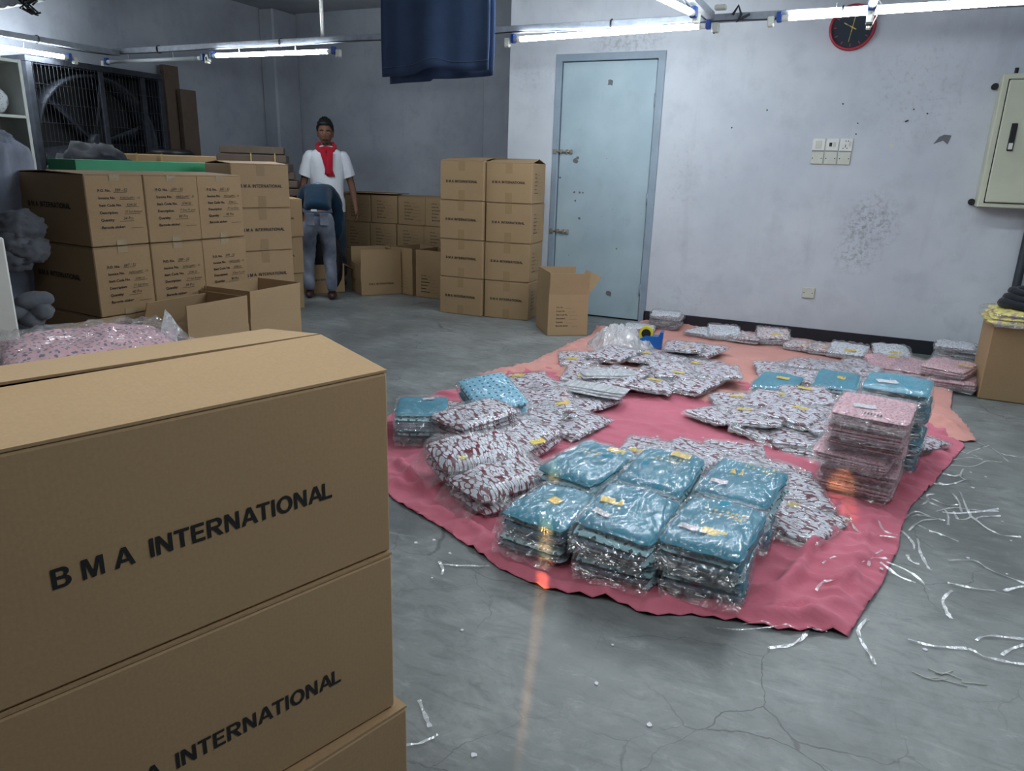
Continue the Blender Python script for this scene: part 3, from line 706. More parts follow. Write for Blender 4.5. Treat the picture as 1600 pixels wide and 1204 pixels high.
# packed block of labelled cartons, three columns by three rows
u = Vector((math.cos(math.radians(85)), math.sin(math.radians(85))))
cols = ((0.0, 0.338), (0.343, 0.345), (0.694, 0.340)); rows = ('bottom', 'middle', 'top'); cn = ('leftmost', 'centre', 'rightmost')
for r in range(3):
    for c, (o_, w_) in enumerate(cols):
        p = Vector((-3.75, 2.65))+u*o_
        side = {'front': 'labelw'}
        if c == 0: side['left'] = 'logo'
        carton('%s labelled carton in the %s row of the big taped block' % (cn[c], rows[r]), (p.x, p.y), 85+(0, -1.2, 0.8)[c]*(0.5+0.5*r), (w_, 0.70, 0.386), side, anchor='fl', z=0.39*r, tent=0.012 if r == 2 else 0.001,
               group='taped cartons with filled in labels', hw=r+c, bulge=0.007, lab_frac=0.72, lab_dx=0.05, lab_dy=0.02 if r == 2 else -0.04, tape_faces=('front',), logo_frac=0.6, logo_dy=0.05, tape_mat=tape_m)
# stack of big-lettered cartons behind the block
for r in range(4):
    carton('%s carton of the lettered stack right behind the taped block' % ('lowest', 'second lowest', 'second highest', 'highest')[r], (-3.883, 4.375), 68+(0, 0.8, -0.6, 1.0)[r], (0.44, 0.44, 0.309), {'front': 'logo', 'left': 'logo'}, z=0.311*r, tent=0.016 if r == 3 else 0.001,
           group='lettered cartons behind the taped block', bulge=0.003, mat=M_CART2, logo_dy=(-0.05, -0.05, 0.0, 0.0)[r], logo_frac=0.73)
for r in range(3):
    carton('%s carton of the narrow stack left of the bending man' % ('bottom', 'middle', 'top')[r], (-4.41+0.015*r, 5.085), 66, (0.42, 0.40, 0.318), {'front': 'logo'}, z=0.32*r, tent=0.01 if r == 2 else 0.001, group='cartons beside the bending man')

# tall stack: two columns of four
for r in range(4):
    nm = ('bottom', 'second', 'third', 'top')[r]
    carton('%s carton in the left column of the tall stack by the door' % nm, (-2.889+0.004*(r % 2), 5.61), 0.5, (0.418, 0.38, 0.328), {'front': 'logo'}, z=0.330*r, tent=0.028 if r == 3 else 0.001, group='cartons of the tall stack by the door', logo_dy=(0.0, 0.02, 0.02, -0.02)[r], logo_frac=0.72)
    carton('%s carton in the right column of the tall stack by the door' % nm, (-2.470+0.004*((r+1) % 2), 5.675), 5.5, (0.408, 0.365, 0.326), {'front': 'logo', 'right': 'label'}, z=0.328*r, tent=0.034 if r == 3 else 0.001, group='cartons of the tall stack by the door', logo_dy=0.02, lab_frac=0.52, lab_dx=-0.05, logo_frac=0.72)
# open carton by the door
carton('open topped carton with printed label standing alone in front of the blue door', (-2.089, 5.207), 36.5, (0.325, 0.40, 0.33), {'front': 'label'}, anchor='fl', flaps='open', tent={'front': 8, 'back': -4, 'left': -2, 'right': 35}, lab_frac=0.56, lab_dx=-0.02, lab_dy=-0.03, mat=M_CART2, flen=0.17)
# open carton mid floor
carton('open carton with raised flaps on the floor right of the bending man', (-4.392, 5.908), 52, (0.42, 0.36, 0.30), {'front': 'logo', 'left': 'label'}, anchor='fl', flaps='open', tent={'front': -2, 'back': 3, 'left': 178, 'right': -20}, logo_dy=-0.12, lab_frac=0.45, flen=0.155)
p = G(650, 463); q = G(690, 468)
carton('open carton between the raised flap carton and the tall stack', (p.x, p.y), math.degrees(math.atan2(q.y-p.y, q.x-p.x)), (0.33, 0.40, 0.31), {'front': 'label'}, anchor='fl', flaps='open', tent={'front': 1, 'back': -15, 'left': -4, 'right': 5}, lab_frac=0.6, lab_dy=-0.05, flen=0.16)
p = G(646, 462); q = G(612, 455)
carton('shaded open carton half hidden behind the raised flap carton', (p.x-0.01, p.y), math.degrees(math.atan2(p.y-q.y, p.x-q.x)), (0.33, 0.40, 0.31), {'front': 'label'}, anchor='fr', flaps='open', tent={'front': 0, 'back': -6, 'left': 2}, lab_frac=0.6, flen=0.16)
# carton between the bending man's legs
p = G(484, 460); q = G(539, 456)
carton('open carton on the floor behind the legs of the bending man', (q.x, q.y), math.degrees(math.atan2(q.y-p.y, q.x-p.x)), (0.40, 0.36, 0.29), {'front': 'logo'}, anchor='fr', flaps='open', tent={'right': 120}, logo_dy=-0.02, flen=0.14)
# row against the recess wall
xs = (-5.86, -5.49, -5.12, -4.75, -4.39, -4.02)
for r in range(3):
    for c in range(5):
        carton('%s carton from the left in the %s row against the far grey wall' % (('first', 'second', 'third', 'fourth', 'fifth')[c], ('lower', 'middle', 'upper')[r]), (xs[c]+0.02*(r == 2), 7.09), 0.6*(c % 2)-0.4, (0.358, 0.36, 0.310), {'front': 'label'}, anchor='fl', z=0.312*r, tent=0.012 if r == 2 else 0.001,
               group='cartons against the far wall', lab_frac=0.62, lab_dx=0.05, tape=False)
# open cartons behind the foreground stack
carton('open carton with upright front flap beside the lettered stack', (-3.296, 3.757), 90, (0.455, 0.38, 0.318), {}, flaps='open', tent={'front': 3, 'back': -6, 'left': -3, 'right': 4}, mat=M_CART2, flen=0.178)
carton('open carton with a flap folded out left in front of the taped block', (-3.285, 3.275), 89, (0.45, 0.38, 0.30), {}, flaps='open', tent={'front': 2, 'back': -22, 'left': 62, 'right': -8}, mat=M_CART2, flen=0.178)
p = G(268, 540, 0.3)
carton('low open carton in shade left of the folded out flap', (-3.2, 2.68), 86, (0.42, 0.40, 0.30), {}, flaps='open', tent={'back': 25, 'front': 110}, flen=0.12)
# carton at right wall
rc = carton('plain carton at the right edge carrying folded clothes', (0.822, 5.031), -1, (0.50, 0.42, 0.452), {}, anchor='fl', tent=0.003, tape=False)
# carton stack under the pink pillow bag
carton('carton under the pink floral bag behind the foreground stack', (-1.93, 1.22), 62, (0.55, 0.5, 0.305), {}, anchor='c', z=0.0, tent=0.001, tape=False)
carton('upper carton right under the pink floral bag', (-1.93, 1.22), 62, (0.56, 0.5, 0.30), {}, anchor='c', z=0.307, tent=0.004, tape=False)

# ------------------------------------------------------------------ cloths on the floor
def spread_cloth(name, label, pts, mat, z0, amp, sd, step=0.0145, rolls=(), under=None):
    out = []
    n = len(pts)
    for i in range(n):
        a = Vector(pts[i]); b = Vector(pts[(i+1) % n]); k = max(1, int((b-a).length/0.03))
        nn = Vector((-(b-a).y, (b-a).x)).normalized()
        for j in range(k):
            p = a.lerp(b, j/k); p = p+nn*(0.006*fbm(p.x*4+sd, p.y*4)); out.append(p)
    xs = [p.x for p in out]; ys = [p.y for p in out]
    inner = []
    y = min(ys)
    row = 0
    N = len(out)
    def inside(p):
        c = False; j = N-1
        for i in range(N):
            if (out[i].y > p.y) != (out[j].y > p.y) and p.x < (out[j].x-out[i].x)*(p.y-out[i].y)/(out[j].y-out[i].y)+out[i].x: c = not c
            j = i
        return c
    while y < max(ys):
        x = min(xs)+(step/2 if row % 2 else 0)
        while x < max(xs):
            p = Vector((x, y))
            if inside(p): inner.append(p)
            x += step
        y += step*0.87; row += 1
    vs, es, fs, _, _, _ = delaunay_2d_cdt(out+inner, [], [list(range(N))], 1, 0.0005)
    def dist_edge(p):
        return min((p-q).length for q in out[::2])
    v3 = []
    for p in vs:
        d = dist_edge(p)
        big = 0.5+0.5*fbm(p.x*1.3+sd, p.y*1.3, 3.1, 2)
        wr = 1-abs(fbm(p.x*3.2+sd, p.y*5.0, 1.7, 3)); wr = max(0, wr-0.55)/0.45
        near = math.exp(-d/0.22)
        z = z0+amp*(0.3*big+(0.5+1.3*near)*wr**2)
        for (ax, ay, bx, by, h, w) in rolls:
            A = Vector((ax, ay)); B = Vector((bx, by)); t = max(0, min(1, (p-A).dot(B-A)/(B-A).length_squared)); q = (p-A.lerp(B, t)).length
            z += 1.6*h*math.exp(-(q/(w*0.75))**2)*math.sin(PI*(0.1+0.8*t))
        z = 0.003+(z-0.003)*(0.08+0.92*min(1.0, d/0.06))
        v3.append((p.x, p.y, max(z, 0.0025)))
    fs = [f if (vs[f[1]]-vs[f[0]]).cross(vs[f[2]]-vs[f[0]]) > 0 else f[::-1] for f in fs]
    o = from_py(name, v3, fs, mat, None, True)
    tag(o, label, 'cloth')
    m_ = o.modifiers.new('thick', 'SOLIDIFY'); m_.thickness = 0.002; m_.offset = 1
    return o
def P2(l, z=0.0): return [tuple(G(x, y, z)[:2]) for x, y in l]
def fold(a, b, h, w):
    A = G(*a); B = G(*b); return (A.x, A.y, B.x, B.y, h, w)
pink = P2([(560, 700), (585, 745), (615, 782), (700, 832), (780, 890), (850, 922), (905, 934), (965, 944), (1010, 963), (1080, 962), (1150, 974), (1215, 985), (1300, 989), (1325, 997), (1347, 960), (1375, 915), (1400, 868), (1410, 820), (1424, 790), (1450, 765), (1478, 733), (1507, 698), (1480, 672), (1400, 640), (1230, 606), (1000, 590), (900, 572), (840, 570), (800, 578), (740, 604), (690, 612), (640, 632), (600, 655)])
spread_cloth('floor_cloth', 'rose red cotton cloth spread on the concrete under the garment packs', pink, M_PINK, 0.004, 0.020, 3.3, rolls=[
    fold((1130, 960), (1310, 975), 0.022, 0.03), fold((1290, 830), (1210, 950), 0.018, 0.025), fold((1350, 860), (1290, 960), 0.014, 0.03), fold((1270, 930), (1330, 945), 0.016, 0.022),
    fold((640, 700), (760, 770), 0.014, 0.022), fold((612, 720), (700, 800), 0.014, 0.025), fold((660, 690), (720, 720), 0.012, 0.02), fold((880, 915), (1000, 950), 0.012, 0.02), fold((1300, 790), (1330, 840), 0.014, 0.02), fold((1390, 760), (1450, 720), 0.010, 0.02), fold((1250, 905), (1180, 940), 0.016, 0.025), fold((1230, 880), (1300, 850), 0.012, 0.022), fold((1330, 900), (1345, 945), 0.014, 0.02), fold((1200, 955), (1270, 948), 0.016, 0.02), fold((1320, 800), (1295, 850), 0.014, 0.02), fold((1360, 815), (1345, 870), 0.01, 0.02), fold((630, 740), (680, 790), 0.012, 0.02), fold((700, 790), (760, 850), 0.010, 0.02), fold((1010, 950), (1120, 955), 0.012, 0.016)])
salmon = P2([(745, 588), (790, 577), (830, 568), (870, 548), (905, 532), (925, 524), (932, 512), (985, 514), (1003, 503), (1100, 514), (1250, 532), (1400, 556), (1478, 604), (1488, 612), (1484, 640), (1505, 660), (1524, 690), (1490, 692), (1440, 664), (1400, 650), (1320, 632), (1230, 612), (1185, 622), (1130, 638), (1060, 622), (1000, 612), (930, 602), (870, 590), (830, 586), (790, 589)])
spread_cloth('floor_cloth', 'salmon cotton cloth spread along the white wall overlapping the red cloth', salmon, M_SALM, 0.017, 0.013, 9.1, step=0.020, rolls=[
    fold((1140, 632), (1220, 608), 0.018, 0.04), fold((1440, 650), (1500, 680), 0.02, 0.03), fold((1130, 590), (1230, 600), 0.010, 0.04), fold((780, 585), (860, 575), 0.012, 0.04), fold((1080, 545), (1160, 575), 0.008, 0.03), fold((935, 520), (950, 530), 0.03, 0.05)])

# ------------------------------------------------------------------ garment packs
def slab(L, W, H, seed, nx=14, ny=12, amp=0.006, p=5.0, q=0.45, sag=0.0, edge=0.0, cr=0.05):
    rnd = random.Random(seed); sx, sy = rnd.uniform(0, 90), rnd.uniform(0, 90)
    def g(n): return [math.copysign(1-(1-abs(t))**1.6, t) for t in [2*i/n-1 for i in range(n+1)]]
    us, vs_ = g(nx), g(ny)
    V = []; F = []
    for s in (1, -1):
        for v in vs_:
            for u in us:
                e = max(0.0, (1-abs(u)**p)*(1-abs(v)**p))**q
                x = L/2*u*(1-cr*abs(v)**6); y = W/2*v*(1-cr*abs(u)**6)
                w = fbm(x*9+sx, y*9+sy, seed*0.37, 3)
                if s > 0: z = H*(0.5+0.5*e)+amp*w*(0.4+0.6*e)-sag*(u*u+v*v)*H
                else: z = H*(0.5-0.5*e)
                ed = max(abs(u), abs(v))**6
                x += ed*edge*fbm(y*14+sx, seed, 2.0); y += ed*edge*fbm(x*14+sy, seed, 5.0)
                V.append((x, y, z))
    n = (nx+1)*(ny+1)
    rim = set()
    for j in range(ny):
        for i in range(nx):
            a = j*(nx+1)+i
            F.append((a, a+1, a+nx+2, a+nx+1)); F.append((n+a, n+a+nx+1, n+a+nx+2, n+a+1))
    loop = [i for i in range(nx+1)]+[j*(nx+1)+nx for j in range(1, ny+1)]+[ny*(nx+1)+i for i in range(nx-1, -1, -1)]+[j*(nx+1) for j in range(ny-1, 0, -1)]
    for k in range(len(loop)):
        a, b = loop[k], loop[(k+1) % len(loop)]; F.append((a, n+a, n+b, b))
    return V, F
def slab_mesh(name, mat, *a, **k):
    V, F = slab(*a, **k); me = bpy.data.meshes.new(name); me.from_pydata(V, [], F); me.update(); me.materials.append(mat)
    for p in me.polygons: p.use_smooth = True
    return me
def bag_mesh(L, W, H, seed, mat, n=26, amp=0.006, flap=0.05):
    V, F = slab(L+0.012, W+0.012, H+0.008, seed, n, n, 0.002, 9.0, 0.3)
    out = []
    for (x, y, z) in V:
        r = 1-abs(fbm(x*20+seed, y*9+seed, z*14, 3)); r = max(0, r-0.5)*2
        k = amp*(r*r-0.25)
        c = Vector((x, y, z-H/2)); nn = Vector((x/L/L, y/W/W, (z-H/2)/H/H*0.8)).normalized()
        out.append(Vector((x, y, z))+nn*k)
    n0 = len(out)
    # loose flat end of the bag
    fx = 12; fy = 5
    for j in range(fy+1):
        for i in range(fx+1):
            u = i/fx*2-1; t = j/fy
            out.append(Vector((u*L/2*(1-0.12*t), -W/2-0.002-flap*t, H*0.42*(1-t)+0.008+0.012*abs(fbm(u*4+seed, t*2, 1))*(0.3+t))))
    for j in range(fy):
        for i in range(fx):
            a = n0+j*(fx+1)+i; F.append((a, a+fx+1, a+fx+2, a+1))
    out = [(p.x, p.y, max(p.z, 0.001)) for p in out]
    me = bpy.data.meshes.new('polybag'); me.from_pydata(out, [], F); me.update(); me.materials.append(mat)
    for p in me.polygons: p.use_smooth = True
    return me
def tag_mesh(w, h, mat):
    me = bpy.data.meshes.new('sticker')
    V = []; nx = 4
    for i in range(nx+1):
        x = -w/2+w*i/nx; z = 0.002*math.sin(i*1.7); V += [(x, -h/2, z), (x, h/2, z+0.001)]
    me.from_pydata(V, [], [(2*i, 2*i+2, 2*i+3, 2*i+1) for i in range(nx)]); me.update(); me.materials.append(mat); return me
def marks_mesh(name, mat, w, h, n, seed, bars=False):
    rnd = random.Random(seed); V = []; F = []
    for k in range(n):
        if bars: x, y, a, b = -w/2+w*k/n, 0, w/n*0.3, h/2
        else: x, y, a, b = -w/2+w*(k % (n//2))/(n//2-1)+rnd.uniform(-.004, .004), (h/2 if k < n//2 else -h/2)*0.6+rnd.uniform(-.003, .003), rnd.uniform(.002, .006), rnd.uniform(.003, .008)
        q = len(V); V += [(x-a, y-b, 0), (x+a, y-b, 0.0008), (x+a*0.7, y+b, 0.0008), (x-a*0.8, y+b*0.9, 0)]; F.append((q, q+1, q+2, q+3))
    me = bpy.data.meshes.new(name); me.from_pydata(V, [], F); me.update(); me.materials.append(mat); return me
T_YP = marks_mesh('chest_print', M_YPRINT, 0.13, 0.045, 18, 3); T_BAR = marks_mesh('printed_bars', M_INK, 0.07, 0.032, 6, 1, True)
T_TAG = tag_mesh(0.075, 0.036, M_TAG); T_TAG2 = tag_mesh(0.045, 0.04, M_TAG); T_WT = tag_mesh(0.06, 0.026, M_WTAG); T_WT2 = tag_mesh(0.085, 0.05, M_WTAG)

class Kind:           # prototype meshes for one kind of pack, shared by its copies
    def __init__(s, name, L, W, H, layers, film, n=3, amp=0.006, gap=0.0, flap=0.05, edge=0.004, bamp=0.006, cr=0.05, pp=None, sag=0.04):
        s.name = name; s.H = H; s.v = []
        for k in range(n):
            ms = []; z = 0.004; tot = sum(h for h, m in layers); sc = (H-0.006)/tot
            rnd = random.Random(hash(name) % 1000 if False else len(name)*31+k)
            for i, (h, m) in enumerate(layers):
                hh = h*sc
                me = slab_mesh('garment', m, L*rnd.uniform(0.90, 0.99), W*rnd.uniform(0.90, 0.99), hh*1.12, k*17+i*3+len(name), amp=min(amp, hh*0.5) if i < len(layers)-1 else amp, p=pp or rnd.choice((4, 5, 7)), q=0.42, edge=edge, cr=cr, sag=sag if i == len(layers)-1 else 0.0)
                ms.append((me, (rnd.uniform(-0.006, 0.006), rnd.uniform(-0.006, 0.006), z))); z += hh
            s.v.append((ms, bag_mesh(L, W, H, k*7+len(name), film, flap=flap, amp=bamp), z))
    def place(s, label, x, y, z, rz, group, tags=(), k=0, rx=0.0, ry=0.0, bag=True):
        ms, bm_, top = s.v[k % len(s.v)]
        r = thing(s.name, label, 'garment pack', (x, y, z), rz, group, rx, ry)
        for me, off in ms:
            o = link(bpy.data.objects.new('garment', me), r); o.location = off
        if bag: link(bpy.data.objects.new('polybag', bm_), r)
        for (me, tx, ty, ta) in tags:
            o = link(bpy.data.objects.new(me.name.split('.')[0], me), r); o.location = (tx, ty, s.H+0.0035); o.rotation_euler = (0, 0, ta)
            if me in (T_TAG, T_TAG2): o['label'] = 'yellow sticker'
            elif me in (T_WT, T_WT2): o['label'] = 'white label'
        return r
K_TEAL = Kind('teal_garment_pack', 0.262, 0.36, 0.105, [(1.3, M_MINT), (0.5, M_TEALD), (1.4, M_MINT), (1.8, M_TEAL)], M_FILM, 4, amp=0.02, flap=0.035, edge=0.012, sag=0.14)
K_TEALM = Kind('teal_garment_pack', 0.262, 0.36, 0.10, [(1.4, M_MINT), (0.5, M_TEALD), (1.4, M_MINT), (0.5, M_TEALD), (1.2, M_MINT)], M_FILM, 3, amp=0.016, flap=0.03, edge=0.012)
K_TEALT = Kind('teal_garment_pack', 0.25, 0.32, 0.07, [(1, M_MINT), (0.8, M_TEALD), (1.2, M_MINT), (1.4, M_TEAL)], M_FILM, 3, amp=0.014, edge=0.01, sag=0.1)
K_SKY = Kind('sky_blue_garment_pack', 0.27, 0.34, 0.095, [(1, M_TEAL), (1, M_SKYD), (1, M_TEALD), (1.2, M_SKYD)], M_FILM, 1, amp=0.004)
K_LEAF = Kind('leaf_print_pack', 0.27, 0.35, 0.026, [(1, M_LEAF), (1.2, M_LEAF)], M_FILM, 5, amp=0.010, flap=0.03, edge=0.02, bamp=0.003, cr=0.0, pp=11)
K_LEAFT = Kind('leaf_print_pack', 0.26, 0.36, 0.085, [(1, M_LEAF), (1, M_LEAF), (1, M_LEAF), (1.3, M_LEAF)], M_FILM, 3, amp=0.014, edge=0.008)
K_LEAFP = Kind('leaf_print_pillow', 0.26, 0.40, 0.115, [(0.8, M_LEAF), (1.6, M_LEAF)], M_FILM2, 2, amp=0.02, flap=0.06)
K_PINK = Kind('pink_garment_pack', 0.30, 0.38, 0.056, [(1, M_PINKG), (0.8, M_PINKG), (0.8, M_PINKG), (1.1, M_PINKG)], M_FILM2, 4, amp=0.005, flap=0.03)
K_PINKW = Kind('pink_garment_pack', 0.28, 0.36, 0.055, [(1, M_PINKG), (1, M_PINKG), (1, M_PINKG)], M_FILM2, 3, amp=0.02, edge=0.012, bamp=0.01)
K_WHITE = Kind('white_print_pack', 0.25, 0.26, 0.032, [(1, M_LEAFP), (1, M_GREYG), (1, M_LEAFP), (1.2, M_GREYG)], M_FILM2, 4, amp=0.02, edge=0.014, bamp=0.012, flap=0.04)
K_WHITE2 = Kind('white_print_pack', 0.25, 0.26, 0.04, [(1, M_LEAFP), (1, M_LEAFP), (1, M_LEAFP), (1.2, M_LEAFP)], M_FILM2, 3, amp=0.02, edge=0.014, bamp=0.012, flap=0.04)

R_ = math.radians
GT = 'teal packs at the front of the red cloth'
tgA = [(T_TAG, 0.02, 0.02, 0.1), (T_WT, -0.05, -0.06, 0.1)]
# front row, left to right
K_TEALT.place('lowest teal pack at the front left corner, on the red cloth', -0.815, 2.13, 0.022, R_(-5), GT, k=0)
K_TEALT.place('small teal pack with yellow sticker, topmost at the front left corner', -0.80, 2.125, 0.094, R_(-9), GT, [(T_TAG2, 0.0, 0.01, -0.1)], k=1)
K_TEALM.place('lower teal pack under the middle pack of the front row', -0.535, 2.125, 0.016, R_(1), GT, k=0)
K_TEAL.place('upper teal pack in the middle of the front row, heavily creased', -0.535, 2.10, 0.117, R_(-3), GT, [(T_TAG, -0.06, 0.0, 0.15), (T_WT, -0.06, -0.09, -0.25)], k=0, rx=R_(2), ry=R_(3))
K_TEALM.place('lower teal pack at the front right corner above the cloth hem', -0.27, 2.155, 0.020, R_(2), GT, k=1)
K_TEAL.place('upper teal pack with wide yellow sticker at the front right corner', -0.262, 2.13, 0.121, R_(-6), GT, [(T_TAG, 0.02, -0.085, -0.06), (T_WT, -0.055, -0.088, -0.05), (T_YP, 0.02, 0.05, 0.0)], k=1, rx=R_(2), ry=R_(-1))
# back row
K_TEALM.place('lower teal pack at the back left of the teal group', -0.80, 2.50, 0.02, R_(-12), GT, k=2)
K_TEAL.place('upper teal pack at the back left, with a yellow sticker near its rear edge', -0.795, 2.47, 0.10, R_(-14), GT, [(T_TAG, 0.05, 0.12, 0.05), (T_YP, -0.01, 0.05, 0.05)], k=2, rx=R_(3))
K_TEALM.place('lower teal pack at the back middle of the teal group', -0.525, 2.51, 0.02, R_(-3), GT, k=0)
K_TEAL.place('upper teal pack at the back middle, squeezed between two others', -0.522, 2.49, 0.117, R_(-4), GT, [(T_TAG, 0.04, 0.12, 0.0), (T_YP, 0.0, 0.06, 0.0)], k=3, rx=R_(4))
K_TEALM.place('lower teal pack at the back right of the teal group', -0.24, 2.53, 0.02, R_(2), GT, k=1)
K_TEAL.place('upper teal pack at the back right, with a square yellow sticker and white label', -0.235, 2.52, 0.12, R_(-8), GT, [(T_TAG2, -0.03, 0.03, 0.15), (T_WT, -0.06, -0.08, 0.1), (T_YP, 0.03, 0.10, -0.1)], k=0, rx=R_(3))
# printed yellow motif on the uppermost teal shirts


# left pile beside the foreground carton
GL = 'garment packs in the pile by the foreground carton'
K_TEALT.place('lower teal pack of the pair at the far left edge of the red cloth', -1.76, 2.82, 0.02, R_(27), GL, k=2)
K_TEALT.place('upper teal pack of the pair at the far left edge of the red cloth', -1.765, 2.82, 0.092, R_(29), GL, [(T_WT, 0.03, 0.08, 0.4)], k=0)
K_LEAF.place('flat leaf pack behind the sky blue dotted pack', -1.72, 3.13, 0.02, R_(35), GL, k=0)
K_LEAFT.place('thick leaf pack lying under the sky blue dotted pack', -1.53, 3.22, 0.018, R_(48), GL, k=2)
K_SKY.place('sky blue dotted pack tilted on top of the left pile', -1.55, 3.15, 0.095, R_(50), GL, k=0, rx=R_(14), ry=R_(-6))
K_LEAFT.place('thick leaf pack at the bottom front of the left pile', -1.45, 2.78, 0.018, R_(-14), GL, k=0)
K_LEAFT.place('thick leaf pack on top at the front of the left pile', -1.47, 2.82, 0.095, R_(-24), GL, k=1, rx=R_(4))
K_LEAFT.place('thick leaf pack with yellow stickers right of the front stack', -1.25, 2.82, 0.03, R_(-10), GL, [(T_TAG, -0.04, -0.10, 0.3), (T_TAG, 0.11, -0.02, 1.3)], k=2, rx=R_(3), ry=R_(6))
for i, (px, py, z, a, tg, lb) in enumerate(((830, 603, 0.055, 40, [(T_TAG, -0.05, 0.12, 0.2)], 'flat leaf pack just right of the sky blue pack'), (868, 612, 0.04, 10, [(T_TAG2, 0.08, 0.1, 0.2)], 'flat leaf pack touching the milky film sleeves'), (856, 632, 0.075, 30, [(T_TAG, 0.07, -0.06, 0.3)], 'crumpled leaf pack in the middle of the left pile'),
        (912, 630, 0.03, -24, [(T_TAG2, -0.06, 0.06, 0.2)], 'flat leaf pack pointing right below the film sleeves'), (838, 655, 0.06, 14, [], 'leaf pack half covered at the heart of the left pile'), (896, 665, 0.025, -12, [(T_TAG2, -0.11, 0.1, 0.3)], 'flat leaf pack sticking out right at the front of the left pile'))):
    p = G(px, py, z); K_LEAF.place(lb, p.x, p.y, z, R_(a), GL, tg, k=i, rx=R_((3, -2, 5, 2, 4, 1)[i]), ry=R_((-3, 4, -5, 2, 0, 2)[i]))
p = G(742, 728, 0.06); K_LEAFP.place('plump hazy leaf pillow pack leaning on another, left', p.x+0.01, p.y, 0.045, R_(-38), GL, [(T_TAG, 0.06, -0.12, 0.2)], k=0, rx=R_(-3), ry=R_(8))
p = G(790, 765, 0.05); K_LEAFP.place('plump leaf pillow pack right beside the front teal packs', p.x, p.y, 0.02, R_(-28), GL, [], k=1)

# flat leaf packs behind and right of the teal group
GB = 'flat leaf packs around the teal group'
for i, (px, py, z, a, tg, lb) in enumerate(((1015, 713, 0.02, 4, [(T_TAG, -0.05, -0.02, 0.2)], 'flat leaf pack behind the back middle teal pack'), (1078, 716, 0.035, -14, [(T_TAG, 0.02, -0.06, -0.3)], 'flat leaf pack behind the gap between two teal packs'), (1145, 718, 0.02, 8, [(T_TAG, 0.06, -0.06, -0.2)], 'flat leaf pack behind the back right teal pack'),
        (1185, 742, 0.025, -20, [(T_TAG2, 0.04, 0.0, 0)], 'flat leaf pack peeping out past the back right teal pack'), (1232, 772, 0.03, 20, [], 'flat leaf pack right of the teal group, rear one'), (1248, 818, 0.02, -20, [(T_TAG2, -0.06, 0.08, 0.2)], 'flat leaf pack right of the teal group, nearest the camera'))):
    p = G(px, py, z); K_LEAF.place(lb, p.x, p.y, z, R_(a), GB, tg, k=i+1, rx=R_((2, -1, 2, 1, 3, -1)[i]), ry=R_((0, 2, -2, 2, -3, 1)[i]))

# right middle pile
GM = 'flat leaf packs left of the pink stack'
for i, (px, py, z, a, tg) in enumerate(((1150, 632, 0.03, 20, [(T_TAG, 0.02, 0.08, 0.1)]), (1205, 628, 0.06, -10, [(T_TAG, 0.05, 0.08, -0.1)]), (1262, 622, 0.08, 15, [(T_TAG, 0.0, 0.1, -0.4)]), (1300, 640, 0.06, -5, []),
        (1130, 652, 0.02, -30, [(T_TAG2, -0.03, 0.08, 0.2)]), (1180, 655, 0.05, 5, [(T_TAG, -0.06, 0.09, 0.1)]), (1240, 650, 0.075, -15, [(T_TAG, 0.0, 0.08, 0.2)]), (1290, 665, 0.055, 25, []), (1200, 672, 0.025, -18, []), (1245, 682, 0.03, 12, [(T_TAG, 0.02, 0.04, 0.1)]), (1275, 695, 0.02, -8, []))):
    p = G(px, py, z)
    row = 'back' if i < 4 else ('middle' if i < 8 else 'front'); j = i if i < 4 else (i-4 if i < 8 else i-8)
    K_LEAF.place('flat leaf pack, %s in the %s row left of the pink stack' % (('first from left', 'second from left', 'third from left', 'fourth from left')[j], row), p.x, p.y, z, R_(a), GM, tg, k=i, rx=R_(random.uniform(-4, 5)), ry=R_(random.uniform(-6, 6)))
p = G(1458, 703, 0.02); K_LEAF.place('flat leaf pack peeping out right of the pink stack', p.x-0.12, p.y+0.02, 0.02, R_(-35), GM, k=2)
GRB = 'flat leaf packs at the rear of the salmon cloth, right'
for i, (px, py, z, a) in enumerate(((1215, 582, 0.04, 15), (1258, 572, 0.06, -20), (1300, 577, 0.06, 10), (1345, 575, 0.05, -12), (1262, 594, 0.06, 5), (1330, 590, 0.05, 18))):
    p = G(px, py, z); K_LEAF.place('flat leaf pack, %s from left behind the two small teal packs' % ('first', 'second', 'third', 'fourth', 'fifth', 'sixth')[i], p.x, p.y, z, R_(a), GRB, k=i+2, rx=R_(random.uniform(-3, 5)), ry=R_(random.uniform(-6, 6)))
p = G(1214, 604, 0.06); K_TEALT.place('small teal pack under a leaf pack, left one behind the pink stack', p.x, p.y, 0.035, R_(-8), GM, [(T_TAG, 0.02, 0.04, 0.1)], k=1, rx=R_(5))
p = G(1306, 606, 0.06); K_TEALT.place('small teal pack just behind the pink stack, right one', p.x, p.y+0.02, 0.045, R_(-5), GM, [(T_TAG2, 0.02, 0.02, 0.1)], k=2, rx=R_(6))

